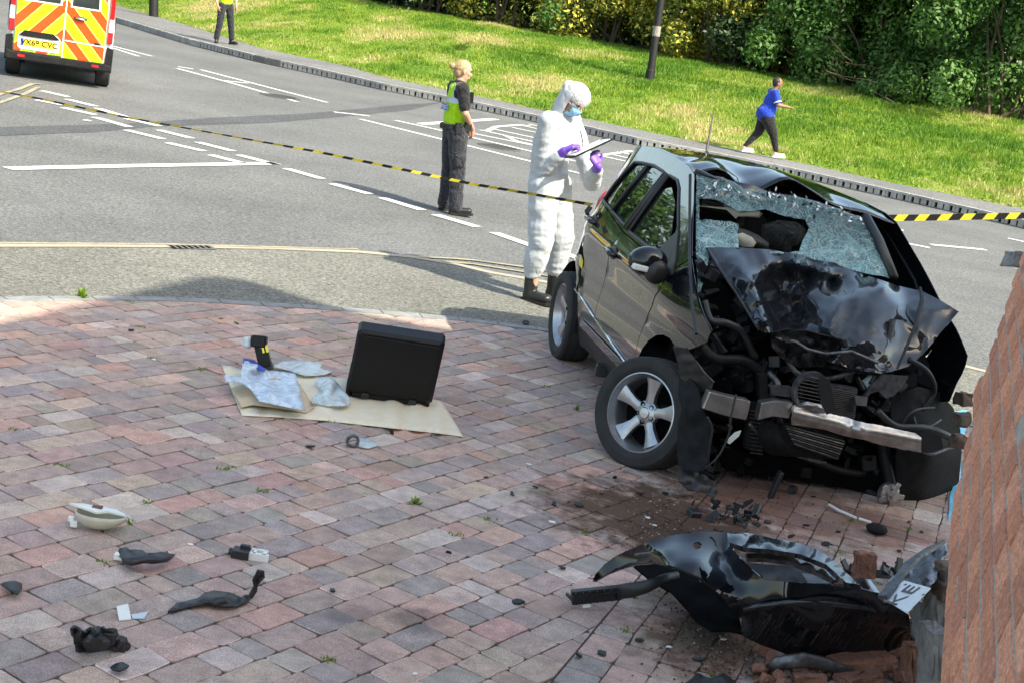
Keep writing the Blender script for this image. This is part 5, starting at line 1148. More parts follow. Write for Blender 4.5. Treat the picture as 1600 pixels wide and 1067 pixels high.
b=MB(); hc=A('head'); b.ell(hc+[-.018,0,.035],(.092,0,0),(0,.084,0),(0,0,.086),None,16,12); b.ell(hc+[-.055,0,-.01],(.05,0,0),(0,.07,0),(0,0,.07),None,14,10); b.ell(hc+[-.125,0,.045],(.035,0,0),(0,.036,0),(0,0,.034),None,12,8); fuse('hair',b,'hair_fair',off_,T,.0075,1,wr=.003,wsc=30)
boots(J,T,off_,'boot','shoe',-.02,.95)
# ---- woman walking along the far footway
foot=P(1194,245,KH); T=frameT(foot,math.radians(8))
wom=thing('person','woman in blue tunic and black leggings walking along the far footway','person',foot)
J=dict(pelvis=(-.04,0,.87),waist=(-.0,0,1.0),chest=(.03,0,1.17),shr=(.04,-.17,1.32),shl=(.04,.17,1.32),neck=(.07,0,1.39),head=(.11,0,1.50),elr=(.10,-.25,1.08),ell=(.10,.24,1.10),wrr=(.34,-.22,1.05),wrl=(.26,.15,1.12),
 hipr=(-.05,-.09,.84),hipl=(-.02,.09,.84),knr=(.12,-.08,.47),knl=(-.16,.08,.48),anr=(.22,-.07,.10),anl=(-.40,.08,.16),tor=(.38,-.09,.06),tol=(-.25,.09,.05))
body,hf=figure(T,wom,J,'skin_brown',1.,1.15,handr=((.95,.0,-.1),(0,.2,-1),.5),handl=((.8,-.3,.3),(-.3,-.3,.9),.8),vox=.010,headfw=(.93,0,-.35)); eyes(*hf,wom,T)
A=lambda n: np.array(J[n],float)
b=MB(); ecap(b,A('pelvis')-[.03,0,0],(.20,.185),A('waist'),(.18,.13))
for q in('r','l'): ecap(b,A('hip'+q)-[.02,0,0],(.125,.15),A('kn'+q),(.085,.095)); ecap(b,A('kn'+q),(.082,.09),A('an'+q)+[0,0,.03],(.05,.052))
fuse('leggings',b,'black_cloth',wom,T,.012,2)
b=MB(); ecap(b,A('pelvis')+[-.03,0,.02],(.225,.20),A('waist')+[0,0,.02],(.19,.15)); ecap(b,A('waist'),(.185,.15),A('chest'),(.19,.155)); ecap(b,A('chest'),(.185,.15),(A('shr')+A('shl'))/2-np.array([0,0,.03]),(.16,.095)); ecap(b,A('shr')*.85+A('shl')*.15,.07,A('shl')*.85+A('shr')*.15,.07)
for q in('r','l'): ecap(b,A('sh'+q),.074,A('sh'+q)*.3+A('el'+q)*.7,.075)
fuse('tunic',b,'blue_cloth',wom,T,.011,2,wr=.006)
m_=MB()
for q in('r','l'): p=A('sh'+q)*.22+A('el'+q)*.78; d=A('el'+q)-A('sh'+q); m_.lathe([(.079,-.012),(.083,0),(.079,.012)],tl(p),T[:3,:3]@d,'white_plain',18)
m_.lathe([(.066,-.01),(.07,0),(.06,.012)],tl(A('neck')-[.0,0,.035]),T[:3,2],'white_plain',18); m_.build('white_piping',None,wom)
b=MB(); hc=A('head'); b.ell(hc+[-.02,0,.035],(.094,0,0),(0,.086,0),(0,0,.09),None,16,12); b.ell(hc+[-.05,0,0],(.055,0,0),(0,.075,0),(0,0,.07),None,14,10); fuse('hair',b,'hair_black',wom,T,.009,1)
boots(J,T,wom,'pink_shoe','shoe',-.05,.95)
pc=tl(A('wrl')+[.09,-.035,.05]); m_=MB(); m_.bbox(pc,(T[:3,0]*.75+T[:3,2]*.6)*.07,T[:3,1]*.035,(T[:3,2]*.75-T[:3,0]*.6)*.005,'case'); tag(m_.build('phone',org=pc),'dark phone held up by the woman in the blue tunic','phone')
# ---- far officer at the top edge
foot=P(351,69,KH); T=frameT(foot,math.radians(-50))
fo=thing('person','police officer on the far footway at the top edge, beside the sign posts','person',foot)
J=dict(pelvis=(0,0,.96),waist=(0,0,1.08),chest=(0,0,1.28),shr=(0,-.2,1.46),shl=(0,.2,1.46),neck=(.02,0,1.53),head=(.03,0,1.66),elr=(-.03,-.29,1.18),ell=(-.03,.29,1.18),wrr=(.04,-.24,.93),wrl=(.05,.27,.93),
 hipr=(0,-.1,.93),hipl=(0,.1,.93),knr=(.02,-.16,.51),knl=(.02,.15,.51),anr=(-.02,-.22,.09),anl=(0,.19,.09),tor=(.12,-.3,.03),tol=(.15,.25,.03))
body,hf=figure(T,fo,J,'skin',1.,1.,handr=((.2,.2,-.95),(-.3,.8,0),.4),handl=((.1,0,-1),(0,-.9,0),.5),vox=.011); A=lambda n: np.array(J[n],float)
b=MB(); ecap(b,A('pelvis'),(.17,.12),A('waist')-[0,0,.02],(.155,.11))
for q in('r','l'): ecap(b,A('hip'+q)+[0,0,.02],(.108,.118),A('kn'+q),(.085,.09)); ecap(b,A('kn'+q),(.085,.09),A('an'+q)+[0,0,.06],(.07,.08))
fuse('trousers',b,'navy',fo,T,.014,2,wr=.006)
b=MB(); ecap(b,A('waist')-[0,0,.04],(.17,.13),A('chest'),(.19,.14)); ecap(b,A('chest'),(.185,.14),(A('shr')+A('shl'))/2-np.array([0,0,.03]),(.14,.10)); ecap(b,A('shr')*.75+A('shl')*.25,.07,A('shl')*.75+A('shr')*.25,.07)
fuse('hi_vis_vest',b,['hivis','silver_tape'],fo,T,.013,2,matfn=lambda c: 1 if abs(c[2]-1.30)<.03 else 0)
b=MB()
for q in('r','l'): ecap(b,A('sh'+q),.07,A('sh'+q)*.3+A('el'+q)*.7,.065)
b.mats=['black_cloth']; xf(b,T); 
m1=MB(); m1.add(b.v,b.f,'black_cloth'); m1.build('sleeves',None,fo,smooth=True)
b=MB(); b.ell(A('head')+[-.01,0,.04],(.1,0,0),(0,.088,0),(0,0,.085),None,14,10); fuse('hair',b,'hair_black',fo,T,.012,1)
boots(J,T,fo,'boot','shoe',0,1.)

# ============================================================ POLICE VAN
a=P(22,78,.42); bq=P(167,99,.42); rx=bq-a; rx[2]=0; Wd=np.linalg.norm(rx); rx/=Wd; vf=np.array([-rx[1],rx[0],0])   # rx = to the picture's right, vf = forward (away)
vc=(a+bq)/2; vc[2]=0; vc=vc+ rx*(-.03); VR=P(150,132)
sc_=Wd/1.56
def Vn(x,y,z): return vc+vf*x*sc_+rx*y*sc_+Zw*((z-.62)*sc_+.42 if z>.34 else z)
vh=1.0
van=thing('police_van','white police van with yellow and orange rear chevrons at the left edge','van',Vn(2,0,0))
def chev():
    m,t,b=nt('chevron_print'); p=gpos(t); 
    def dotv(v,o):
        s=node(t,'ShaderNodeVectorMath',operation='SUBTRACT'); t.links.new(p,s.inputs[0]); s.inputs[1].default_value=tuple(o)
        q=node(t,'ShaderNodeVectorMath',operation='DOT_PRODUCT'); t.links.new(s.outputs[0],q.inputs[0]); q.inputs[1].default_value=tuple(v); return q.outputs['Value']
    y=dotv(rx/sc_,Vn(0,.11*0+.05,0)); z=dotv((0,0,1.),(0,0,0)); ay=math_(t,'ABSOLUTE',y)
    k=math_(t,'DIVIDE',math_(t,'ADD',math_(t,'MULTIPLY',ay,.98),z),.44); fr=math_(t,'FRACT',k)
    org=ramp(t,fr,[(0,(.33,.64,.01)),(.5,(.80,.065,.006))],'CONSTANT'); ln=ramp(t,math_(t,'ABSOLUTE',math_(t,'SUBTRACT',fr,.5)),[(0,g3(1)),(.025,g3(0)),(.47,g3(0)),(.475,g3(1))],'CONSTANT')
    c=mix(t,ln,org,(.80,.80,.12)); c2=ramp(t,fr,[(0,(.37,.68,.012)),(.5,(.84,.07,.006))],'CONSTANT'); c=mix(t,ln,c2,(.85,.80,.15)); col(t,b,c); setp(b,Roughness=.25,Coat_Weight=.5); return m
M['chevron']=chev()
def vprism(name,pts,x0,x1,mat,parent=None,bev=0):
    m_=MB(); m_.prism([Vn(x0,y,z) for y,z in pts],vf*(x1-x0)*sc_,mat); o=m_.build(name,None,parent or van)
    if bev: q=o.modifiers.new('b','BEVEL'); q.width=bev; q.segments=3
    return o
W2=.90
# body as a loft of cross-sections
secs=[(.02,.80,.52,2.10),(.10,.885,.52,2.16),(.5,.90,.52,2.18),(2.6,.90,.42,2.18),(3.0,.88,.42,2.0),(3.45,.86,.42,1.35),(4.1,.82,.40,1.12),(4.35,.70,.42,.95)]
m_=MB(); vs=[]
for x,w,z0,z1 in secs:
    for y,z in ((-.96,0),(-1,.08),(-1,.45),(-.975,.62),(-.93,.9),(-.85,.98),(-.6,1),(0,1.01),(.6,1),(.85,.98),(.93,.9),(.975,.62),(1,.45),(1,.08),(.96,0)): vs.append(Vn(x,w*y,z0+(z1-z0)*z))
m_.add(vs,[(i*15+j,i*15+(j+1)%15,(i+1)*15+(j+1)%15,(i+1)*15+j) for i in range(len(secs)-1) for j in range(15)]+[tuple(range(14,-1,-1)),tuple(range((len(secs)-1)*15,len(secs)*15))],'van_white'); m_.build('body',None,van,smooth=True,angle=35)
split=.05
dl=vprism('rear_door',[(-.76,.62),(split-.012,.62),(split-.012,2.05),(-.68,2.05),(-.76,1.6)],-.035,.02,'chevron',bev=.012); dr=vprism('rear_door',[(split+.012,.60),(.74,.60),(.75,1.6),(.66,2.05),(split+.012,2.05)],-.035,.02,'chevron',bev=.012)
vprism('white_groove',[(split-.012,.6),(split+.012,.6),(split+.012,2.05),(split-.012,2.05)],-.02,.01,'van_white')
for par,pl in ((dl,[(-.62,1.52),(-.05,1.52),(-.05,1.92),(-.58,1.92)]),(dr,[(.15,1.52),(.60,1.52),(.57,1.92),(.15,1.92)])):
    vprism('rear_window_surround',[(y+(-.03 if y<np.mean([q[0] for q in pl]) else .03),z+(-.03 if z<1.7 else .03)) for y,z in pl],-.042,-.03,'van_white',par); vprism('rear_window',pl,-.048,-.035,'glass',par)
# number plate recess, step, handles
vprism('plate_surround',[(-.70,.70),(-.66,.66),(-.02,.66),(.0,.70),(.0,.90),(-.06,.96),(-.64,.96),(-.70,.90)],-.050,-.03,'van_white',dl,.006)
vprism('tailgate_grip',[(-.69,.90),(-.60,.985),(-.12,.985),(-.01,.90),(-.10,.885),(-.62,.885)],-.075,-.04,'trim_rough',dl,.006)
np_=vprism('number_plate',[(-.60,.725),(-.08,.725),(-.08,.845),(-.60,.845)],-.060,-.05,'plate_yellow'); vprism('plate_blue_band',[(-.645,.725),(-.60,.725),(-.60,.845),(-.645,.845)],-.060,-.05,'plate_blue',np_)
text('plate_lettering','VX69 CVC',.118,Vn(-.061,-.34,.785),rx,Zw,'black_hole',np_,.003,sx=1.0,bold=.0012)
m_=MB(); m_.ell(Vn(-.05,.30,1.32),rx*.10,vf*.02,Zw*.035,'trim',16,8); m_.tube([Vn(-.07,.22,1.325),Vn(-.085,.3,1.315),Vn(-.07,.38,1.30)],.016,'chrome',8); m_.build('door_handle',None,van,smooth=True)
m_=MB(); m_.ell(Vn(-.045,.62,.93),rx*.055,vf*.012,Zw*.022,'trim',16,8); m_.build('badge_oval',None,van,smooth=True)
vprism('rear_crease_strip',[(split+.02,.90),(.74,.885),(.74,.905),(split+.02,.92)],-.045,-.03,'van_white',dr)
vprism('bumper',[(-.90,.50),(-.86,.47),(.86,.47),(.90,.50),(.88,.58),(.76,.605),(-.76,.605),(-.88,.64)],-.10,.12,'trim_rough',bev=.03)
for q in (-1,1):
    vprism('bumper_corner',[(q*.76,.50),(q*.90,.45),(q*.905,.86),(q*.79,.90)] if q>0 else [(q*.76,.50),(q*.79,.90),(q*.905,.86),(q*.90,.45)],-.02,.16,'trim_rough',bev=.01)
    vprism('tail_lamp',[(q*.775,.95),(q*.875,.95),(q*.865,1.8),(q*.79,1.86)] if q>0 else [(q*.775,.95),(q*.79,1.86),(q*.865,1.8),(q*.875,.95)],-.03,.10,'red_lens',bev=.02)
    vprism('lamp_clear_section',[(q*.782,1.15),(q*.868,1.15),(q*.866,1.38),(q*.79,1.38)] if q>0 else [(q*.782,1.15),(q*.79,1.38),(q*.866,1.38),(q*.868,1.15)],-.036,0,'diffuser',bev=.01)
    vprism('reflector',[(q*.62-.06,.525),(q*.62+.06,.525),(q*.62+.06,.57),(q*.62-.06,.57)],-.11,-.09,'red_lens')
    for x in (.72,3.35):
        m_=MB(); m_.lathe([(.2,-.11),(.30,-.11),(.325,-.09),(.33,0),(.325,.09),(.30,.11),(.2,.11)],Vn(x,q*.77,.33),rx,'rubber',36); wv=m_.build('wheel',None,van,smooth=True,angle=35); m_=MB(); m_.lathe([(.0,q*.08),(.1,q*.09),(.2,q*.07),(.21,q*.10)],Vn(x,q*.77,.33),rx,'galv',24); m_.build('rim',None,wv,smooth=True)
    m_=MB(); m_.bbox(Vn(2.95,q*.86,1.15),vf*.05,rx*.09,Zw*.12,'trim_rough',.4); m_.build('wing_mirror',None,van)
m_=MB(); m_.box(Vn(2.4,0,.5),vf*1.7,rx*.7,Zw*.06,'soot'); m_.tube([Vn(-.04,.3,.33),Vn(.4,.3,.33)],.03,'grey_part',10); m_.build('underbody',None,van)
vprism('blue_side_square',[(-.905,1.0),(-.903,1.0),(-.903,1.45),(-.905,1.45)],.35,.9,'plate_blue')
m_=MB(); m_.bbox(Vn(1.6,0,2.26),vf*.15,rx*.6,Zw*.06,'plate_blue',.3); m_.build('light_bar',None,van)

# ============================================================ BARRIER TAPE
def tape(pts,widths,label,n,twist=None,stripe=.11):
    pts=[np.array(p) for p in pts]; d=np.r_[0,np.cumsum([np.linalg.norm(b-a) for a,b in zip(pts,pts[1:])])]; Lt=d[-1]
    m_=MB(); s=0; k=0; o=pts[0]
    def at(s): return np.array([np.interp(s,d,[p[i] for p in pts]) for i in range(3)])
    def wv(s):
        ww=np.interp(s,d,widths); a=twist(s) if twist else 0; dr=at(min(s+.05,Lt))-at(max(s-.05,0)); dr/=np.linalg.norm(dr); n1=np.cross(dr,[0,0,1.]); n1/=np.linalg.norm(n1); up=np.cross(n1,dr); return (up*math.cos(a)+n1*math.sin(a))*ww/2,dr*ww*.30
    while s<Lt:
        e=min(s+stripe,Lt); mt='yellow_flat' if k%2 else 'black_flat'; prev=None
        for q in range(4):
            t0=s+(e-s)*q/4; t1=s+(e-s)*(q+1)/4; a,b=at(t0),at(t1); (u0,v0),(u1,v1)=wv(t0),wv(t1); m_.add([a-u0-v0,b-u1-v1,b+u1+v1,a+u0+v0],[(0,1,2,3)],mt)
        s=e; k+=1
    tag(m_.build(n,org=o),label,'barrier tape')
hk=L(.0,-.83,1.06)
A0=P(-260,88,1.05); ptsT=[]
spx=[(-260,88,1.10),(0,143,.98),(50,152,.97),(200,184,.95),(350,211,.93),(500,238,.93),(620,263,.95),(735,287,.98),(830,303,1.01),(925,320,1.06)]
Yl=[9.3,9.45,9.5,9.65,9.8,9.95,10.05,10.15,10.2,10.15]
ptsT=[atY(px,py,Y) for (px,py,_),Y in zip(spx,Yl)]
tape(ptsT,[.026,.026,.024,.021,.018,.018,.019,.023,.031,.038],'long black and yellow barrier tape stretched from the left edge to the wrecked car','barrier_tape',lambda s:.72+.38*math.sin(s*1.3)+.2*math.sin(s*3.1),.068)
R0=cx(1347,341,.9); ptsR=[R0,atY(1450,340,R0[1]+.2),atY(1600,337,R0[1]+.4),atY(1800,335,R0[1]+.7)]
tape(ptsR,[.046]*4,'black and yellow barrier tape from the wrecked car roof to the right edge','barrier_tape',lambda s:.25,.085)
m_=MB(); 
for i in range(5): m_.tube([hk+hd*(-.02+.015*i)+cl_*-.01+cu*.03,hk+hd*(-.02+.02*i)+cl_*-.03-cu*.01,hk+hd*(-.02+.015*i)-cu*.05],.008,'black_flat',5)
tag(m_.build('tape_knot',org=hk),'knot of barrier tape at the rear of the wrecked car','knot')
# ============================================================ KIT ON THE CARDBOARD
GZ=.014
def flatshape(name,label,cat,px,hfn,mat,step=8,thick=.003,parent=None,holes=(),group=None,smooth=True,angle=None):
    def fn(x,y): return P(x,y,hfn(x,y))
    c=P(np.mean([p[0] for p in px]),np.mean([p[1] for p in px]),GZ)
    V2,T_=cdt(px,holes,step); m_=MB(); m_.add([fn(x,y) for x,y in V2],T_,mat); o=m_.build(name,None,parent,smooth=smooth,org=None if parent else c,angle=angle)
    if thick: s=o.modifiers.new('s','SOLIDIFY'); s.thickness=thick; s.offset=1
    if not parent: tag(o,label,cat,group)
    return o
def crease(x): return .022*abs(math.sin((x-560)/37.*math.pi/1.0))*(1 if 590<x<690 else .3)
flatshape('cardboard_sheet','large creased brown paper sheet spread under the black case and the bags','paper sheet',[(346,569),(365,572),(372,575),(408,578),(470,584),(545,590),(690,626),(700,640),(724,681),(678,675),(560,662),(508,656),(440,651),(378,648)],lambda x,y: GZ+.003+crease(x)+.004*noise3((x*.03,y*.03,0),1,2),'cardboard',7,.0015)
flatshape('paper_evidence_bag','brown paper bag lying folded under the clear plastic bag','paper bag',[(362,606),(380,600),(430,590),(468,600),(491,636),(478,645),(455,640),(430,636),(395,632),(377,636)],lambda x,y: GZ+.012+.045*math.sin(min(1,max(0,(x-365)/115))*math.pi)*max(0,(648-y)/60)**.6+.006*noise3((x*.05,y*.05,0),1,4),'paper_bag',6,.004)
o=flatshape('plastic_evidence_bag','large crumpled clear bag with a blue seal strip lying on the brown paper bag','plastic bag',[(380,561),(400,566),(418,578),(440,580),(462,583),(474,632),(478,641),(455,637),(430,632),(405,626),(392,608),(376,596),(352,596),(350,586),(376,588)],lambda x,y: GZ+.05+.05*max(0,noise3((x*.03,y*.04,0),1,7)+.5)+.02*noise3((x*.09,y*.09,0),1,8),'bag',4.5,.003)
flatshape('seal_strip',None,None,[(380,559),(397,563),(416,577),(412,580),(396,572),(379,568)],lambda x,y: GZ+.10,'blue_strip',5,.003,o)
flatshape('plastic_bag','small clear bag lying between the paper bag and the black case','plastic bag',[(498,588),(520,588),(530,600),(545,618),(548,630),(535,633),(510,633),(488,628),(488,620),(500,608),(492,596)],lambda x,y: GZ+.02+.04*max(0,noise3((x*.05,y*.05,0),1,9)+.5),'bag2',5,.003)
flatshape('plastic_bag','empty clear bag spread on the paving behind the folded paper bag','plastic bag',[(425,572),(450,578),(478,587),(508,585),(520,579),(500,574),(505,566),(470,562),(440,564)],lambda x,y: GZ+.015+.02*max(0,noise3((x*.05,y*.05,0),1,10)+.5),'bag2',5,.002)
# black case standing open
q0=P(548,628,GZ+.01); q1=P(668,640,GZ+.01)
def case():
    ex=P(670,640,GZ)-P(545,622,GZ); w=np.linalg.norm(ex); ex/=w; ey=np.array([-ex[1],ex[0],0]); o=P(545,622,GZ)
    t=thing('equipment_case','open black plastic equipment case with its lid up, standing on the brown paper','case',o+ex*w/2)
    m_=MB(); m_.bbox(o+ex*w/2+ey*.21+Zw*.055,ex*w/2,ey*.19,Zw*.052,'case',.25); m_.build('case_base',None,t)
    m_=MB(); m_.bbox(o+ex*w/2+ey*.21+Zw*.108,ex*w/2*.94,ey*.175,Zw*.006,'trim_rough'); m_.build('foam_insert',None,t)
    # lid: near face from picture corners
    Y0=o[1]; lc=[(541,627),(668,640),(697,531),(560,508)]
    dpt=[-.0,-.0,-.06,-.06]
    f3=[atY(540,612,Y0+.0),atY(674,632,(o+ex*w)[1]+.0),atY(696,537,(o+ex*w)[1]-.10),atY(559,515,Y0-.10)]
    n=np.cross(f3[1]-f3[0],f3[3]-f3[0]); n/=np.linalg.norm(n); n=n if n[1]>0 else -n
    m_=MB(); X=(f3[1]-f3[0]); hw=np.linalg.norm(X)/2; X/=2*hw; Yv=f3[3]-f3[0]; Yv-=X*(Yv@X)*.0; hh=np.linalg.norm(Yv)/2; Yv/=2*hh; c=(f3[0]+f3[1]+f3[2]+f3[3])/4
    m_.bbox(c+n*.065,X*hw,Yv*hh,n*.065,'case',.25); ld=m_.build('case_lid',None,t); 
    m_=MB(); m_.bbox(c-n*.002,X*hw*.90,Yv*hh*.86,n*.004,'case',.5); m_.build('lid_panel',None,ld)
    for k in (-.55,.55):
        m_=MB(); m_.bbox(c+X*hw*k-Yv*hh*.98-n*.006,X*.022,Yv*.015,n*.01,'trim'); m_.build('hinge',None,t)
    m_=MB(); s=P(527,570,GZ); e=P(545,620,GZ)
    dd_=e-s; 
    for z in (.05,.065,.08): m_.tube([o-ex*.02+ey*.02+Zw*z,o-ex*.02+ey*.36+Zw*z],.006,'trim',6)
    m_.bbox(o-ex*.012+ey*.2+Zw*.06,ex*.012,ey*.19,Zw*.058,'case'); m_.build('case_side_rim',None,t)
case()
# camera flash gun standing among the bags
def flash():
    Yd=P(418,585,GZ)[1]; t=thing('flash_gun','black camera flash gun with frosted diffuser standing among the evidence bags','camera flash',P(418,585,GZ))
    def b3(px,hx,hy,hz,mat,name,ang=0,par=None,dy=0,bv=.25):
        c=atY(px[0],px[1],Yd+dy); X=Rw*math.cos(ang)+Uw*math.sin(ang); Z=-Rw*math.sin(ang)+Uw*math.cos(ang); Y=np.cross(Z,X); m_=MB(); m_.bbox(c,X*hx,Y*hy,Z*hz,mat,bv); return m_.build(name,None,par or t)
    b3((411,555),.036,.03,.070,'case','flash_body',math.radians(12)); b3((405,533),.045,.04,.034,'case','flash_head',math.radians(-4)); b3((387,535),.025,.042,.034,'diffuser','diffuser',math.radians(-8),bv=.6)
    b3((417,544),.008,.004,.022,'reflector_foil','yellow_label',math.radians(12),dy=-.034); b3((411,545),.006,.004,.022,'reflector_foil','yellow_label',math.radians(12),dy=-.034); b3((410,542),.02,.03,.014,'trim','flash_neck'); b3((417,572),.034,.035,.03,'trim','flash_foot',math.radians(20),dy=.0)
flash()
# ============================================================ DEBRIS
m_=MB(); c=P(150,826,GZ); ex=np.array([1.,.08,0]); ex/=np.linalg.norm(ex); ey=np.array([-ex[1],ex[0],0]); vs=[]; t=thing('headlamp_reflector','cream coloured broken headlamp reflector shell lying on the paving, uppermost scrap at left','car part',c)
for k in range(7):
    u=k/6
    for j in range(20): a=2*math.pi*j/20; r=math.sin(u*math.pi/2*.95+.08); vs.append(c+ex*(math.cos(a)*.092*r+(.03*u if math.cos(a)>0 else 0))+ey*math.sin(a)*.065*r+Zw*(.005+.068*u**1.6))
m_.add(vs,[(k*20+j,k*20+(j+1)%20,(k+1)*20+(j+1)%20,(k+1)*20+j) for k in range(6) for j in range(20)]+[tuple(range(19,-1,-1))],'cream'); o=m_.build('shell',None,t,smooth=True); s=o.modifiers.new('s','SOLIDIFY'); s.thickness=.005
m_=MB(); m_.prism([c+ex*x*.6+ey*y*.6+Zw*(.073+z*.6) for x,y,z in ((-.20,.02,.02),(-.12,.10,.0),(.10,.10,-.01),(.22,.03,-.02),(.06,.02,.0),(.0,-.03,.0),(-.06,.0,.0))],Zw*.008,'white_plastic'); m_.bbox(c+ex*-.01+ey*.03+Zw*.08,ex*.02,ey*.015,Zw*.009,'brown_brick'); m_.build('rim_flange',None,t)
m_=MB(); m_.bbox(c-ex*.085-ey*.02+Zw*.02,ex*.014,ey*.012,Zw*.012,'white_plastic'); m_.bbox(c-ex*.10-ey*.01+Zw*.035,ex*.012,ey*.01,Zw*.010,'white_plastic'); m_.build('bulb_socket',None,t)
def shard(name,label,cat,px,hf,mat,thick=.006,group=None,step=6): return flatshape(name,label,cat,px,hf,mat,step,thick,None,(),group)
o=shard('plastic_part','black pointed plastic part with a small white clip, below the headlamp reflector','car part',[(190,862),(200,860),(222,866),(228,870),(248,868),(270,871),(262,877),(240,880),(225,879),(205,883),(192,880),(189,870)],lambda x,y: GZ+.015+.035*max(0,math.sin((x-188)/84*math.pi))+.01*noise3((x*.1,y*.1,0),1,3),'trim',.02)
m_=MB(); m_.bbox(P(187,868,.035),(.02,0,0),(0,.015,0),(0,0,.012),'white_plastic'); c_=m_.build('white_clip',None,None); c_.parent=o; c_.location=tuple(-np.array(o.location))
o=shard('plastic_part','long curved black plastic bracket with an upturned end, at the lower left','car part',[(262,957),(275,944),(310,936),(318,928),(335,924),(358,927),(375,934),(388,928),(396,914),(394,905),(402,888),(413,890),(414,901),(406,910),(398,925),(388,940),(370,948),(350,948),(325,943),(300,948)],lambda x,y: GZ+.012+(.13*max(0,(932-y)/45) if x>385 else 0)+.03*math.exp(-((x-350)/22)**2-((y-936)/7)**2)+.012*noise3((x*.08,y*.08,0),1,5),'trim',.008,step=4)
t=thing('plastic_part','black and white plastic connector to the right of the pointed black part','car part',P(388,865,GZ)); m_=MB(); c=P(377,863,.03); m_.bbox(c,(.035,0,0),(0,.03,0),(0,0,.018),'trim'); m_.tube([c-[.05,0,0],c+[.0,0,0]],.014,'trim',8); m_.bbox(c+[.01,.02,.02],(.02,0,0),(0,.01,0),(0,0,.01),'trim'); m_.build('connector_body',None,t)
m_=MB(); c=P(402,866,.028)
for dx,dy,hx,hy in ((0,.025,.04,.006),(0,-.02,.05,.007),(-.035,0,.008,.03),(.03,0,.008,.025),(-.01,.0,.006,.025)): m_.bbox(c+[dx,dy,0],(hx,0,0),(0,hy,0),(0,0,.016),'white_plastic')
m_.build('white_frame',None,t)
shard('plastic_shard','small dark grey plastic shard at the left edge','car part',[(1,913),(8,910),(22,908),(33,912),(33,921),(27,929),(15,922)],lambda x,y: GZ+.01+.02*math.sin((x-1)/33*3.1),'trim',.006,step=4)
t=thing('white_shard','pair of white plastic pieces lying together on the paving','plastic shard',P(205,957,GZ))
for nm,px in (('shard_piece',[(182,947),(200,943),(205,967),(186,969)]),('shard_piece',[(205,960),(232,955),(225,966),(207,966)])):
    m_=MB(); m_.prism([P(x,y,GZ+.004+(.02 if y<950 else 0)) for x,y in px],Zw*.003,'white_plastic' if px[0][0]<200 else 'diffuser'); m_.build(nm,None,t)
t=thing('plastic_housing','chunky black plastic housing with a domed back, at the lower left','car part',P(155,1003,GZ)); sheet('shell',[(110,980),(117,977),(124,981),(133,986),(141,980),(158,978),(171,981),(180,981),(184,992),(197,996),(199,1009),(190,1015),(165,1013),(140,1017),(120,1017),(117,1003)],lambda x,y: P(x,y,GZ+max(0,(1017-y))/40*.10+.018*noise3((x*.09,y*.09,0),1,33)+.03*math.exp(-((x-152)/18)**2-((y-1000)/14)**2)),'trim',t,(),4,.012,True,35)
m_=MB(); m_.bbox(P(172,994,.075),(.020,0,0),(0,.02,0),(0,0,.02),'trim'); m_.bbox(P(186,1007,.03),(.026,0,0),(0,.02,0),(0,0,.016),'trim'); m_.tube([P(191,1004,.03),P(197,1010,.03)],.018,'trim',8); m_.build('mounting_lugs',None,t)
shard('plastic_shard','small black plastic scrap below the domed housing','car part',[(173,1044),(182,1038),(190,1036),(200,1041),(198,1045),(186,1049),(176,1047)],lambda x,y: GZ+.01+.015*math.sin((x-173)/28*3.1),'trim',.008,step=4)
t=thing('metal_ring','small grey ring standing on a shred of clear film, between case and lower paving','car part',P(552,689,GZ)); m_=MB(); m_.lathe([(.022,-.018),(.034,-.018),(.036,0),(.034,.018),(.022,.018)],P(551,688,.045),(.25,-1,.1),'grey_part',18,True); m_.build('ring',None,t)
flatshape('film',None,None,[(560,682),(580,685),(592,695),(575,700),(558,697)],lambda x,y: GZ+.008,'bag2',6,.002,t)
# ---- torn-off front bumper
bt=thing('car_bumper','torn-off black front bumper with wheel arch curve lying beside the brick wall','bumper',P(1180,930,GZ))
cb_=[(893,935,.03),(930,895,.12),(958,870,.20),(1000,850,.30),(1050,838,.36),(1100,831,.40),(1145,830,.40),(1130,870,.32),(1140,900,.30),(1090,880,.36),(1040,865,.34),(1000,872,.24),(960,888,.16),(930,908,.08),(1060,885,.34),(1100,905,.32),(1140,940,.24),(1160,960,.18),
 (1160,868,.40),(1200,862,.46),(1250,870,.48),(1300,885,.44),(1200,905,.36),(1260,915,.36),(1320,925,.36),(1380,950,.34),(1425,980,.26),(1180,950,.24),(1230,940,.30),(1290,940,.30),(1350,950,.30),(1180,1000,.10),(1240,1015,.08),(1300,1020,.06),(1320,1025,.05),(1350,1000,.14),(1400,1010,.10),(1430,1000,.12)]
bh=rbf(cb_)
def bfn2(x,y): return P(x,y,max(.02,float(bh(x,y)[0])+.004*noise3((x*.02,y*.02,0),1,21)))
sheet('bumper_skin',[(926,908),(930,896),(945,880),(965,866),(1000,850),(1050,836),(1100,830),(1143,829),(1150,838),(1146,858),(1165,880),(1195,905),(1235,908),(1290,912),(1335,915),(1372,925),(1400,942),(1420,960),(1424,985),(1415,1005),(1380,1020),(1330,1030),(1322,1020),(1290,1033),(1240,1024),(1190,1006),(1160,992),(1156,965),(1130,935),(1100,905),(1060,886),(1020,876),(985,878),(960,888),(940,900)],bfn2,'black_paint',bt,[[(1084,848),(1091,846),(1096,850),(1094,856),(1087,858),(1083,854)]],8,.006,True,45)
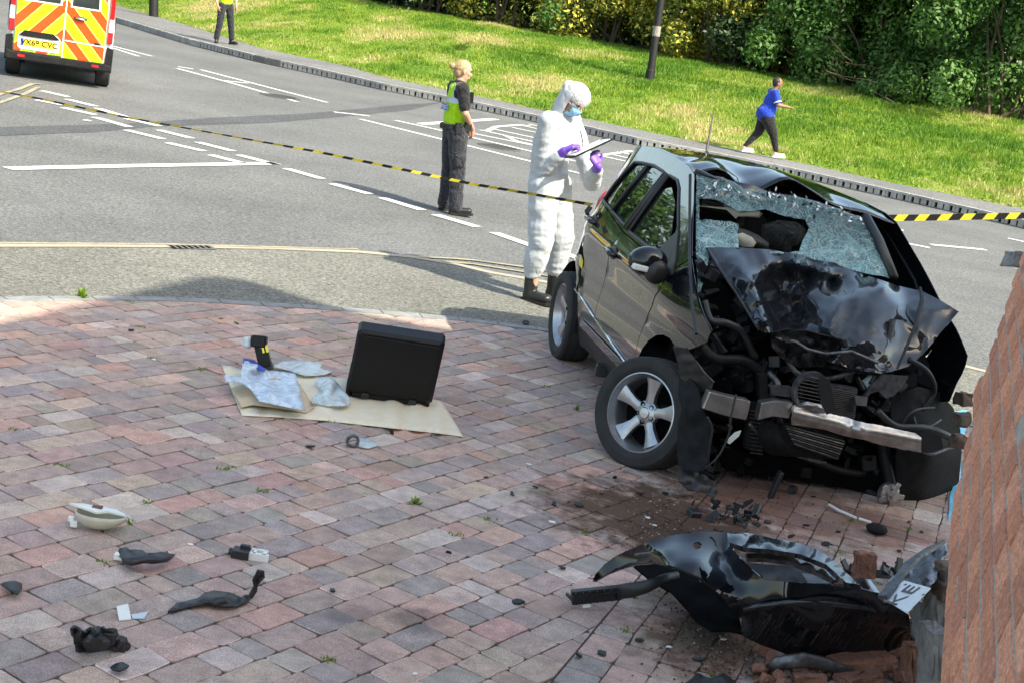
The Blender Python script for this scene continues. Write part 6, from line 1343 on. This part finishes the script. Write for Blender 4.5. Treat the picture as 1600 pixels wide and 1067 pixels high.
# inner lip of the arch
m_=MB(); m_.tube([P(x,y,h) for x,y,h in ((928,906,.07),(945,893,.11),(965,882,.16),(990,873,.21),(1020,871,.27),(1060,880,.30),(1100,900,.28),(1130,930,.21),(1158,962,.13),(1160,990,.06))],[.012,.02,.03,.036,.04,.042,.042,.04,.034,.02],'crumple_paint',8,sx=.4); m_.build('arch_lip',None,bt,smooth=True)
m_=MB(); m_.tube([P(x,y,h) for x,y,h in ((1162,952,.235),(1190,945,.27),(1230,940,.31),(1290,942,.315),(1350,948,.315),(1385,955,.32))],.011,'crumple_paint',8); m_.build('bumper_crease',None,bt,smooth=True)
# upper slot with grille mesh
sheet('grille_frame',[(1136,835),(1165,834),(1205,843),(1245,850),(1280,862),(1300,878),(1330,905),(1345,916),(1320,912),(1290,884),(1250,868),(1200,860),(1165,858),(1140,850)],lambda x,y: P(x,y,.46+.015*noise3((x*.06,y*.06,0),1,2)),'crumple_paint',bt,(),6,.02)
sheet('grille_slat',[(1165,866),(1200,865),(1245,874),(1285,890),(1310,906),(1300,908),(1270,893),(1235,880),(1195,874),(1168,874)],lambda x,y: P(x,y,.42),'dirty_paint',bt,(),6,.015)
sheet('inner_carrier',[(1165,880),(1230,884),(1290,898),(1330,915),(1340,930),(1250,925),(1200,915),(1175,900)],lambda x,y: P(x,y,.22+.04*noise3((x*.05,y*.05,0),1,6)),'soot',bt,(),7,.01)
for px,lb in (([(1252,896),(1290,898),(1300,912),(1262,912)],'grey'),):
    sheet('grille_scrap',px,lambda x,y: P(x,y,.36),'grey_part',bt,(),7,.01)
# side support rail sticking out left
t=bt; m_=MB(); a=P(893,932,.06); b=P(970,924,.10); ex=(b-a); l=np.linalg.norm(ex); ex/=l; ey=np.array([-ex[1],ex[0],0]); ez=np.cross(ex,ey)
m_.bbox((a+b)/2,ex*l/2,ey*.014,ez*.030,'trim',.1); 
for k in range(7): m_.bbox(a+ex*l*(k+.5)/7-ey*.020,ex*.003,ey*.005,ez*.027,'trim')
m_.box((a+b)/2-ey*.02+ez*.012,ex*l/2,ey*.005,ez*.003,'trim'); m_.build('bumper_bracket',None,bt)
m_=MB(); m_.tube([P(955,925,.09),P(985,921,.13),P(1010,915,.17),P(1040,902,.2),P(1060,897,.2)],[.03,.032,.026,.02,.016],'trim',8,sx=.4); m_.tube([P(886,927,.05),P(894,935,.05)],.008,'trim',6); m_.build('bracket_arm',None,bt,smooth=True)
sheet('arch_liner_inside',[(990,884),(1030,880),(1080,898),(1120,928),(1158,962),(1162,990),(1140,985),(1112,985),(1088,970),(1068,945),(1048,925),(1015,905)],lambda x,y: P(x,y,.10+.03*noise3((x*.05,y*.05,0),1,1)),'black_hole',bt,(),8,.008)
m_=MB(); m_.box(P(914,941,.04)-ey*.03,ex*.016,ey*.002,ez*.006,'white_plastic'); m_.build('part_label',None,bt)
m_=MB()      # scratches
for i in range(70):
    x=rng.uniform(1165,1400); y=rng.uniform(965,1015); l=rng.uniform(8,26)
    if y>1024-abs(x-1280)*.12: continue
    a=bfn2(x,y)-Fw*.007; b=bfn2(x+l*.55,y-l*.8 if y-l*.8>955 else 956)-Fw*.007; m_.tube([a,b],.0007,'grey_part',3,False)
m_.build('scratch_marks',None,bt)['kind']='stuff'
# crushed centre section with the number plate
gt=thing('bumper_centre_section','scraped silver-grey centre section of the bumper leaning against the brick wall','bumper',P(1420,900,GZ))
sheet('centre_panel',[(1375,930),(1390,905),(1408,890),(1416,878),(1440,862),(1478,845),(1479,860),(1472,872),(1466,890),(1462,905),(1445,925),(1440,940),(1400,935)],lambda x,y: P(x,y,.30+.06*noise3((x*.03,y*.03,0),1,15)+.02*ridge(x,y,.06,3)+.12*(x-1375)/100),'scraped' if 'scraped' in M else 'dirty_paint',gt,(),6,.01,True,40)
sheet('folded_edge',[(1372,932),(1400,900),(1414,880),(1445,858),(1477,844),(1470,850),(1440,868),(1420,888),(1402,915),(1386,932)],lambda x,y: P(x,y,.40+.1*(x-1372)/100),'grey_part',gt,(),5,.015)
sheet('dark_carrier',[(1440,925),(1462,905),(1480,900),(1476,925),(1455,945),(1440,942)],lambda x,y: P(x,y,.22),'soot',gt,(),6,.02)
pc=[(1413.5,907),(1454.5,918.5),(1417,957.5),(1378,933)]
p3=[P(x,y,h) for (x,y),h in zip(pc,(.44,.50,.44,.38))]
npt=thing('number_plate','broken white number plate ending in KE lying on the bumper wreckage','number plate',p3[2])
m_=MB(); n=np.cross(p3[1]-p3[0],p3[2]-p3[1]); n/=np.linalg.norm(n); n=n if n[2]>0 else -n
m_.prism(p3,n*.004,'plate_white'); m_.build('plate',None,npt)
ux=(p3[0]-p3[3]); lx_=np.linalg.norm(ux); ux/=lx_; 
uy=p3[0]-p3[1]; uy/=np.linalg.norm(uy)
ctr=(p3[0]+p3[1]+p3[2]+p3[3])/4+n*.004
nrm=np.cross(ux,uy); sgn=1 if nrm@n>0 else -1
text('plate_lettering','KE',.125,ctr-ux*.012,ux,uy*1.0,'kerb_dark',npt,.002*sgn,.0006,1.0)
m_=MB()
for w_ in ((.88,.84),(.88,.14)): 
    q=p3[3]+(p3[0]-p3[3])*w_[0]+((p3[2]-p3[3])*(1-w_[1])); m_.lathe([(.007,.006),(0,.007)],q,n,'galv',10)
m_.build('plate_screws',None,npt)
# ---- clutter round the wall foot: brick rubble, trim, soil
def chunk(name,label,px,py,h,sz,mat,rot_=0,group=None,cat='brick'):
    c=P(px,py,h); q=np.array([[math.cos(rot_),math.sin(rot_),.1],[-math.sin(rot_),math.cos(rot_),-.15],[-.1,.15,1.]]); q/=np.linalg.norm(q,axis=1)[:,None]
    m_=MB(); m_.bbox(c,q[0]*sz[0],q[1]*sz[1],q[2]*sz[2],mat,.12); o=m_.build(name,org=c,smooth=False)
    me=o.data; bm=bmesh.new(); bm.from_mesh(me); bmesh.ops.triangulate(bm,faces=bm.faces); bmesh.ops.subdivide_edges(bm,edges=bm.edges,cuts=3,use_grid_fill=False)
    for v in bm.verts: d=noise3(tuple(v.co+Vector(c)),16,3)*.022+noise3(tuple(v.co+Vector(c)),45,3)*.010; v.co+=v.co.normalized()*d
    bm.to_mesh(me); bm.free(); at=me.color_attributes.new('tint','FLOAT_COLOR','POINT'); at.data.foreach_set('color',np.tile([.27,.13,.09,1.],len(me.vertices)).astype(np.float32)); tag(o,label,cat,group); return o
chunk('brick','orange broken brick standing upright behind the fallen bumper',1350,882,.10,(.045,.04,.055),'brick',.2)
chunk('brick','small broken brick inside the bumper grille opening',1312,910,.36,(.045,.03,.02),'brick',.3)
chunk('brick_rubble','long pinkish brick fragment at the bottom right below the bumper',1345,1036,.05,(.135,.05,.035),'brick',.42)
chunk('brick_rubble','perforated red brick standing near the wall foot at the bottom edge',1436,1046,.10,(.055,.07,.10),'brick',.1)
chunk('brick_rubble','flat red brick piece cut by the bottom edge',1345,1062,.03,(.09,.05,.03),'brick',.5)
chunk('brick_rubble','red brick half under the curved black trim at the bottom edge',1262,1064,.03,(.06,.04,.03),'brick',.1)
chunk('brick_rubble','dark brick lump between the bumper end and the wall',1445,985,.10,(.07,.06,.05),'brown_brick',.6)
chunk('mortar_slab','grey slab of broken mortar leaning on the wall foot',1452,960,.22,(.035,.09,.10),'rubble_mortar',.1,cat='mortar'); chunk('mortar_slab','tall grey mortar slab right of the perforated brick',1455,1030,.20,(.03,.10,.13),'rubble_mortar',.05,cat='mortar')
for i,(x,y,h,sx_) in enumerate(((1481,893,.42,.035),(1479,920,.36,.045),(1503,655,.55,.03),(1506,622,.62,.03),(1500,690,.45,.035),(1592,404,1.62,.05))):
    chunk('brick_stub',['brown brick stub jutting from the broken wall end above the number plate','dark brick stub jutting from the wall right of the number plate','thin brick stub jutting from the wall beside the wrecked wheel arch','uppermost brown stub on the broken wall edge beside the car','grey brown stub on the wall edge level with the bumper beam','grey coping fragment on the top corner of the brick wall'][i],x,y,h,(sx_,.06,.035),'brown_brick' if i<5 else 'rubble_mortar',.15,cat='brick')
m_=MB(); m_.tube([P(x,y,h) for x,y,h in ((1197,1043,.03),(1215,1035,.07),(1255,1030,.10),(1290,1036,.08),(1340,1052,.04))],[.012,.028,.030,.026,.012],'grey_part',8,sx=.35); tag(m_.build('trim_strip',org=P(1255,1030,0),smooth=True),'curved grey trim strip at the bottom edge in front of the bumper','car part')
m_=MB(); m_.lathe([(.085,0),(.095,.004),(.085,.008)],P(1266,1042,.03),(0,-.3,1),'trim',24,True); tag(m_.build('trim_ring',org=P(1266,1042,0),smooth=True),'thin dark ring under the curved grey trim strip','car part')
shard('trim_scrap','curled black scrap cut by the bottom edge below the bumper','car part',[(1070,1066),(1090,1052),(1110,1060),(1130,1052),(1150,1066),(1140,1080),(1080,1080)],lambda x,y: GZ+.02+.03*abs(noise3((x*.05,y*.05,0),1,6)),'trim',.006)
shard('glass_strip','narrow silvery strip standing between bumper and number plate','car part',[(1354,906),(1359,905),(1374,925),(1370,929),(1362,920)],lambda x,y: .38,'diffuser',.004,step=4)
# wiper-like strip and lump below the car
t=thing('sensor_lead','white strip with a black end lump lying below the wrecked front','car part',P(1340,810,GZ)); m_=MB(); m_.tube([P(x,y,.03) for x,y in ((1295,787),(1310,796),(1338,808))],.0075,'white_plastic',6); m_.tube([P(x,y,.03) for x,y in ((1342,809),(1352,812),(1361,815))],.0075,'white_plastic',6); m_.build('white_strip',None,t)
m_=MB(); m_.ell(P(1370,825,.04),(.055,-.02,0),(.02,.05,0),(0,0,.028),'trim_rough',10,6); m_.build('end_lump',None,t)
# twisted heap of black plastic
def heap(px,py,n,sp,label,name='plastic_heap',s0=.03):
    c=P(px,py,GZ); m_=MB()
    for i in range(n):
        q,_=np.linalg.qr(rng.normal(size=(3,3))); o=c+np.array([rng.normal(0,sp),rng.normal(0,sp*1.1),abs(rng.normal(0,.035))+.01]); s=s0*rng.uniform(.4,1.3); m_.bbox(o,q[0]*s,q[1]*s*.5,q[2]*s*.15,'trim')
    tag(m_.build(name,org=c),label,None,None,'stuff')
heap(1148,812,34,.07,'twisted heap of black plastic shreds in front of the wrecked car'); 
def lump(px,py,sz,label,rt=.3):
    c=P(px,py,GZ+sz[2]); m_=MB(); m_.bbox(c,np.array([math.cos(rt),math.sin(rt),0])*sz[0],np.array([-math.sin(rt),math.cos(rt),.1])*sz[1],np.array([.2,.1,1])*sz[2],'trim',.3); tag(m_.build('plastic_lump',org=c),label,'debris')
lump(1085,800,(.03,.03,.014),'small dark plastic block left of the black plastic heap'); lump(1212,756,(.012,.02,.075),'upright black splinter under the wrecked bumper beam'); lump(1238,764,(.022,.02,.02),'small black lump right of the upright splinter',.8)
heap(1330,905,14,.06,'black shreds between the orange brick and the bumper'); heap(1400,905,12,.07,'dark shreds of plastic under the bumper centre section')
# scattered fragments
fr_px=[(485,697,7),(612,676,6),(700,862,4),(878,886,6),(810,940,7),(520,922,5),(905,1024,7),(866,787,6),(904,789,6),(800,771,4),(836,760,5),(940,770,4),(1155,840,6),(1000,770,5),(1040,770,6),(960,745,4),(1180,795,7),(1200,815,5),(1235,838,5),(1270,775,5),(1290,850,6),(1310,830,5),(1260,820,5),(1420,815,4),(1440,830,4),(1120,790,5),(1085,870,6),(985,835,4),(1020,850,5),(940,1020,6),(1000,1000,5),(1090,1030,6),(345,498,4),(370,505,5),(205,516,7),(822,505,9),(893,538,4),(760,745,4),(1405,860,5)]
gnames='small plastic fragments scattered on the paving'
for i,(x,y,s) in enumerate(fr_px):
    c=P(x,y,GZ+.006); sc2=s*.0024; m_=MB(); q,_=np.linalg.qr(rng.normal(size=(3,3))*np.array([[1,1,.25]]).T+np.eye(3)*1.5); pts=[c+(q[0]*math.cos(a)*1.6+q[1]*math.sin(a))*sc2*rng.uniform(.6,1.3) for a in np.linspace(0,6.28,7)[:-1]]; m_.prism(pts,Zw*sc2*.5,'trim'); tag(m_.build('plastic_fragment',org=c),'small black plastic fragment lying loose on the block paving','debris',gnames)
for i,(x,y,s) in enumerate([(827,725,6),(864,815,6),(1012,808,4),(1023,820,4),(240,561,6),(1160,965,5),(1130,998,4),(648,1052,4),(1045,1010,4),(297,850,4)]):
    c=P(x,y,GZ+.004); sc2=s*.0022; m_=MB(); pts=[c+np.array([math.cos(a)*1.5,math.sin(a),0])*sc2*rng.uniform(.6,1.3) for a in np.linspace(0,6.28,6)[:-1]]; m_.prism(pts,Zw*.004,'white_plastic'); tag(m_.build('white_chip',org=c),'tiny white plastic chip lying loose on the block paving','debris','tiny white chips scattered on the paving')
# soil and brick dust spread by the crash
so_=MB()
for cx_,cy_,sx_,sy_,n in ((1030,815,38,26,900),(1090,850,40,18,500),(1120,985,50,40,1100),(1180,1030,60,22,600),(1300,1050,60,14,400),(1440,980,20,40,300),(1240,800,70,25,260),(1410,930,40,30,200)):
    for i in range(n):
        x=cx_+rng.normal(0,sx_); y=cy_+rng.normal(0,sy_)
        if x>silx(y)-4 or y>1100: continue
        c=P(x,y,GZ+.001); s=.002+.007*rng.random()**3; t_=rng.random()*6.28; a=np.array([math.cos(t_),math.sin(t_),0])*s; b=np.array([-math.sin(t_),math.cos(t_),0])*s*.8
        so_.add([c+a,c+b,c-a,c-b,c+[0,0,s*.9]],[(0,1,4),(1,2,4),(2,3,4),(3,0,4)],'soil' if rng.random()<.85 else 'rubble_mortar')
tag(so_.build('soil'),'brown soil and brick grit spilled across the paving by the crash',kind='stuff')
# light blue thing behind the wall end
bl=thing('blue_sheet','light blue plastic sheet glimpsed between the wrecked wheel arch and the brick wall','plastic sheet',P(1515,700,GZ))
sheet('sheet_face',[(1490,642),(1510,640),(1510,668),(1502,690),(1501,735),(1497,790),(1482,812),(1484,775),(1497,735),(1494,690)],lambda x,y: P(x,y,GZ+.01+.05*abs(noise3((x*.03,y*.03,0),1,2))),'blue_plastic',bl,(),9,.004)
# extra small rubble at the wall foot
rb=MB()
for i in range(150):
    x=rng.uniform(1180,1470); y=rng.uniform(1015,1085)
    if rng.random()<.35: x=rng.uniform(1415,1475); y=rng.uniform(925,1060)
    c=P(x,y,GZ+.01+(.05*rng.random() if x>1380 else 0)); q,_=np.linalg.qr(rng.normal(size=(3,3))); s=.008+.026*rng.random()**2; rb.bbox(c,q[0]*s,q[1]*s*.8,q[2]*s*.6,'brick',.3)
rb.tint=[(.27,.13,.09)]*len(rb.v); tag(rb.build('brick_grit'),'small broken brick rubble heaped along the wall foot',kind='stuff')
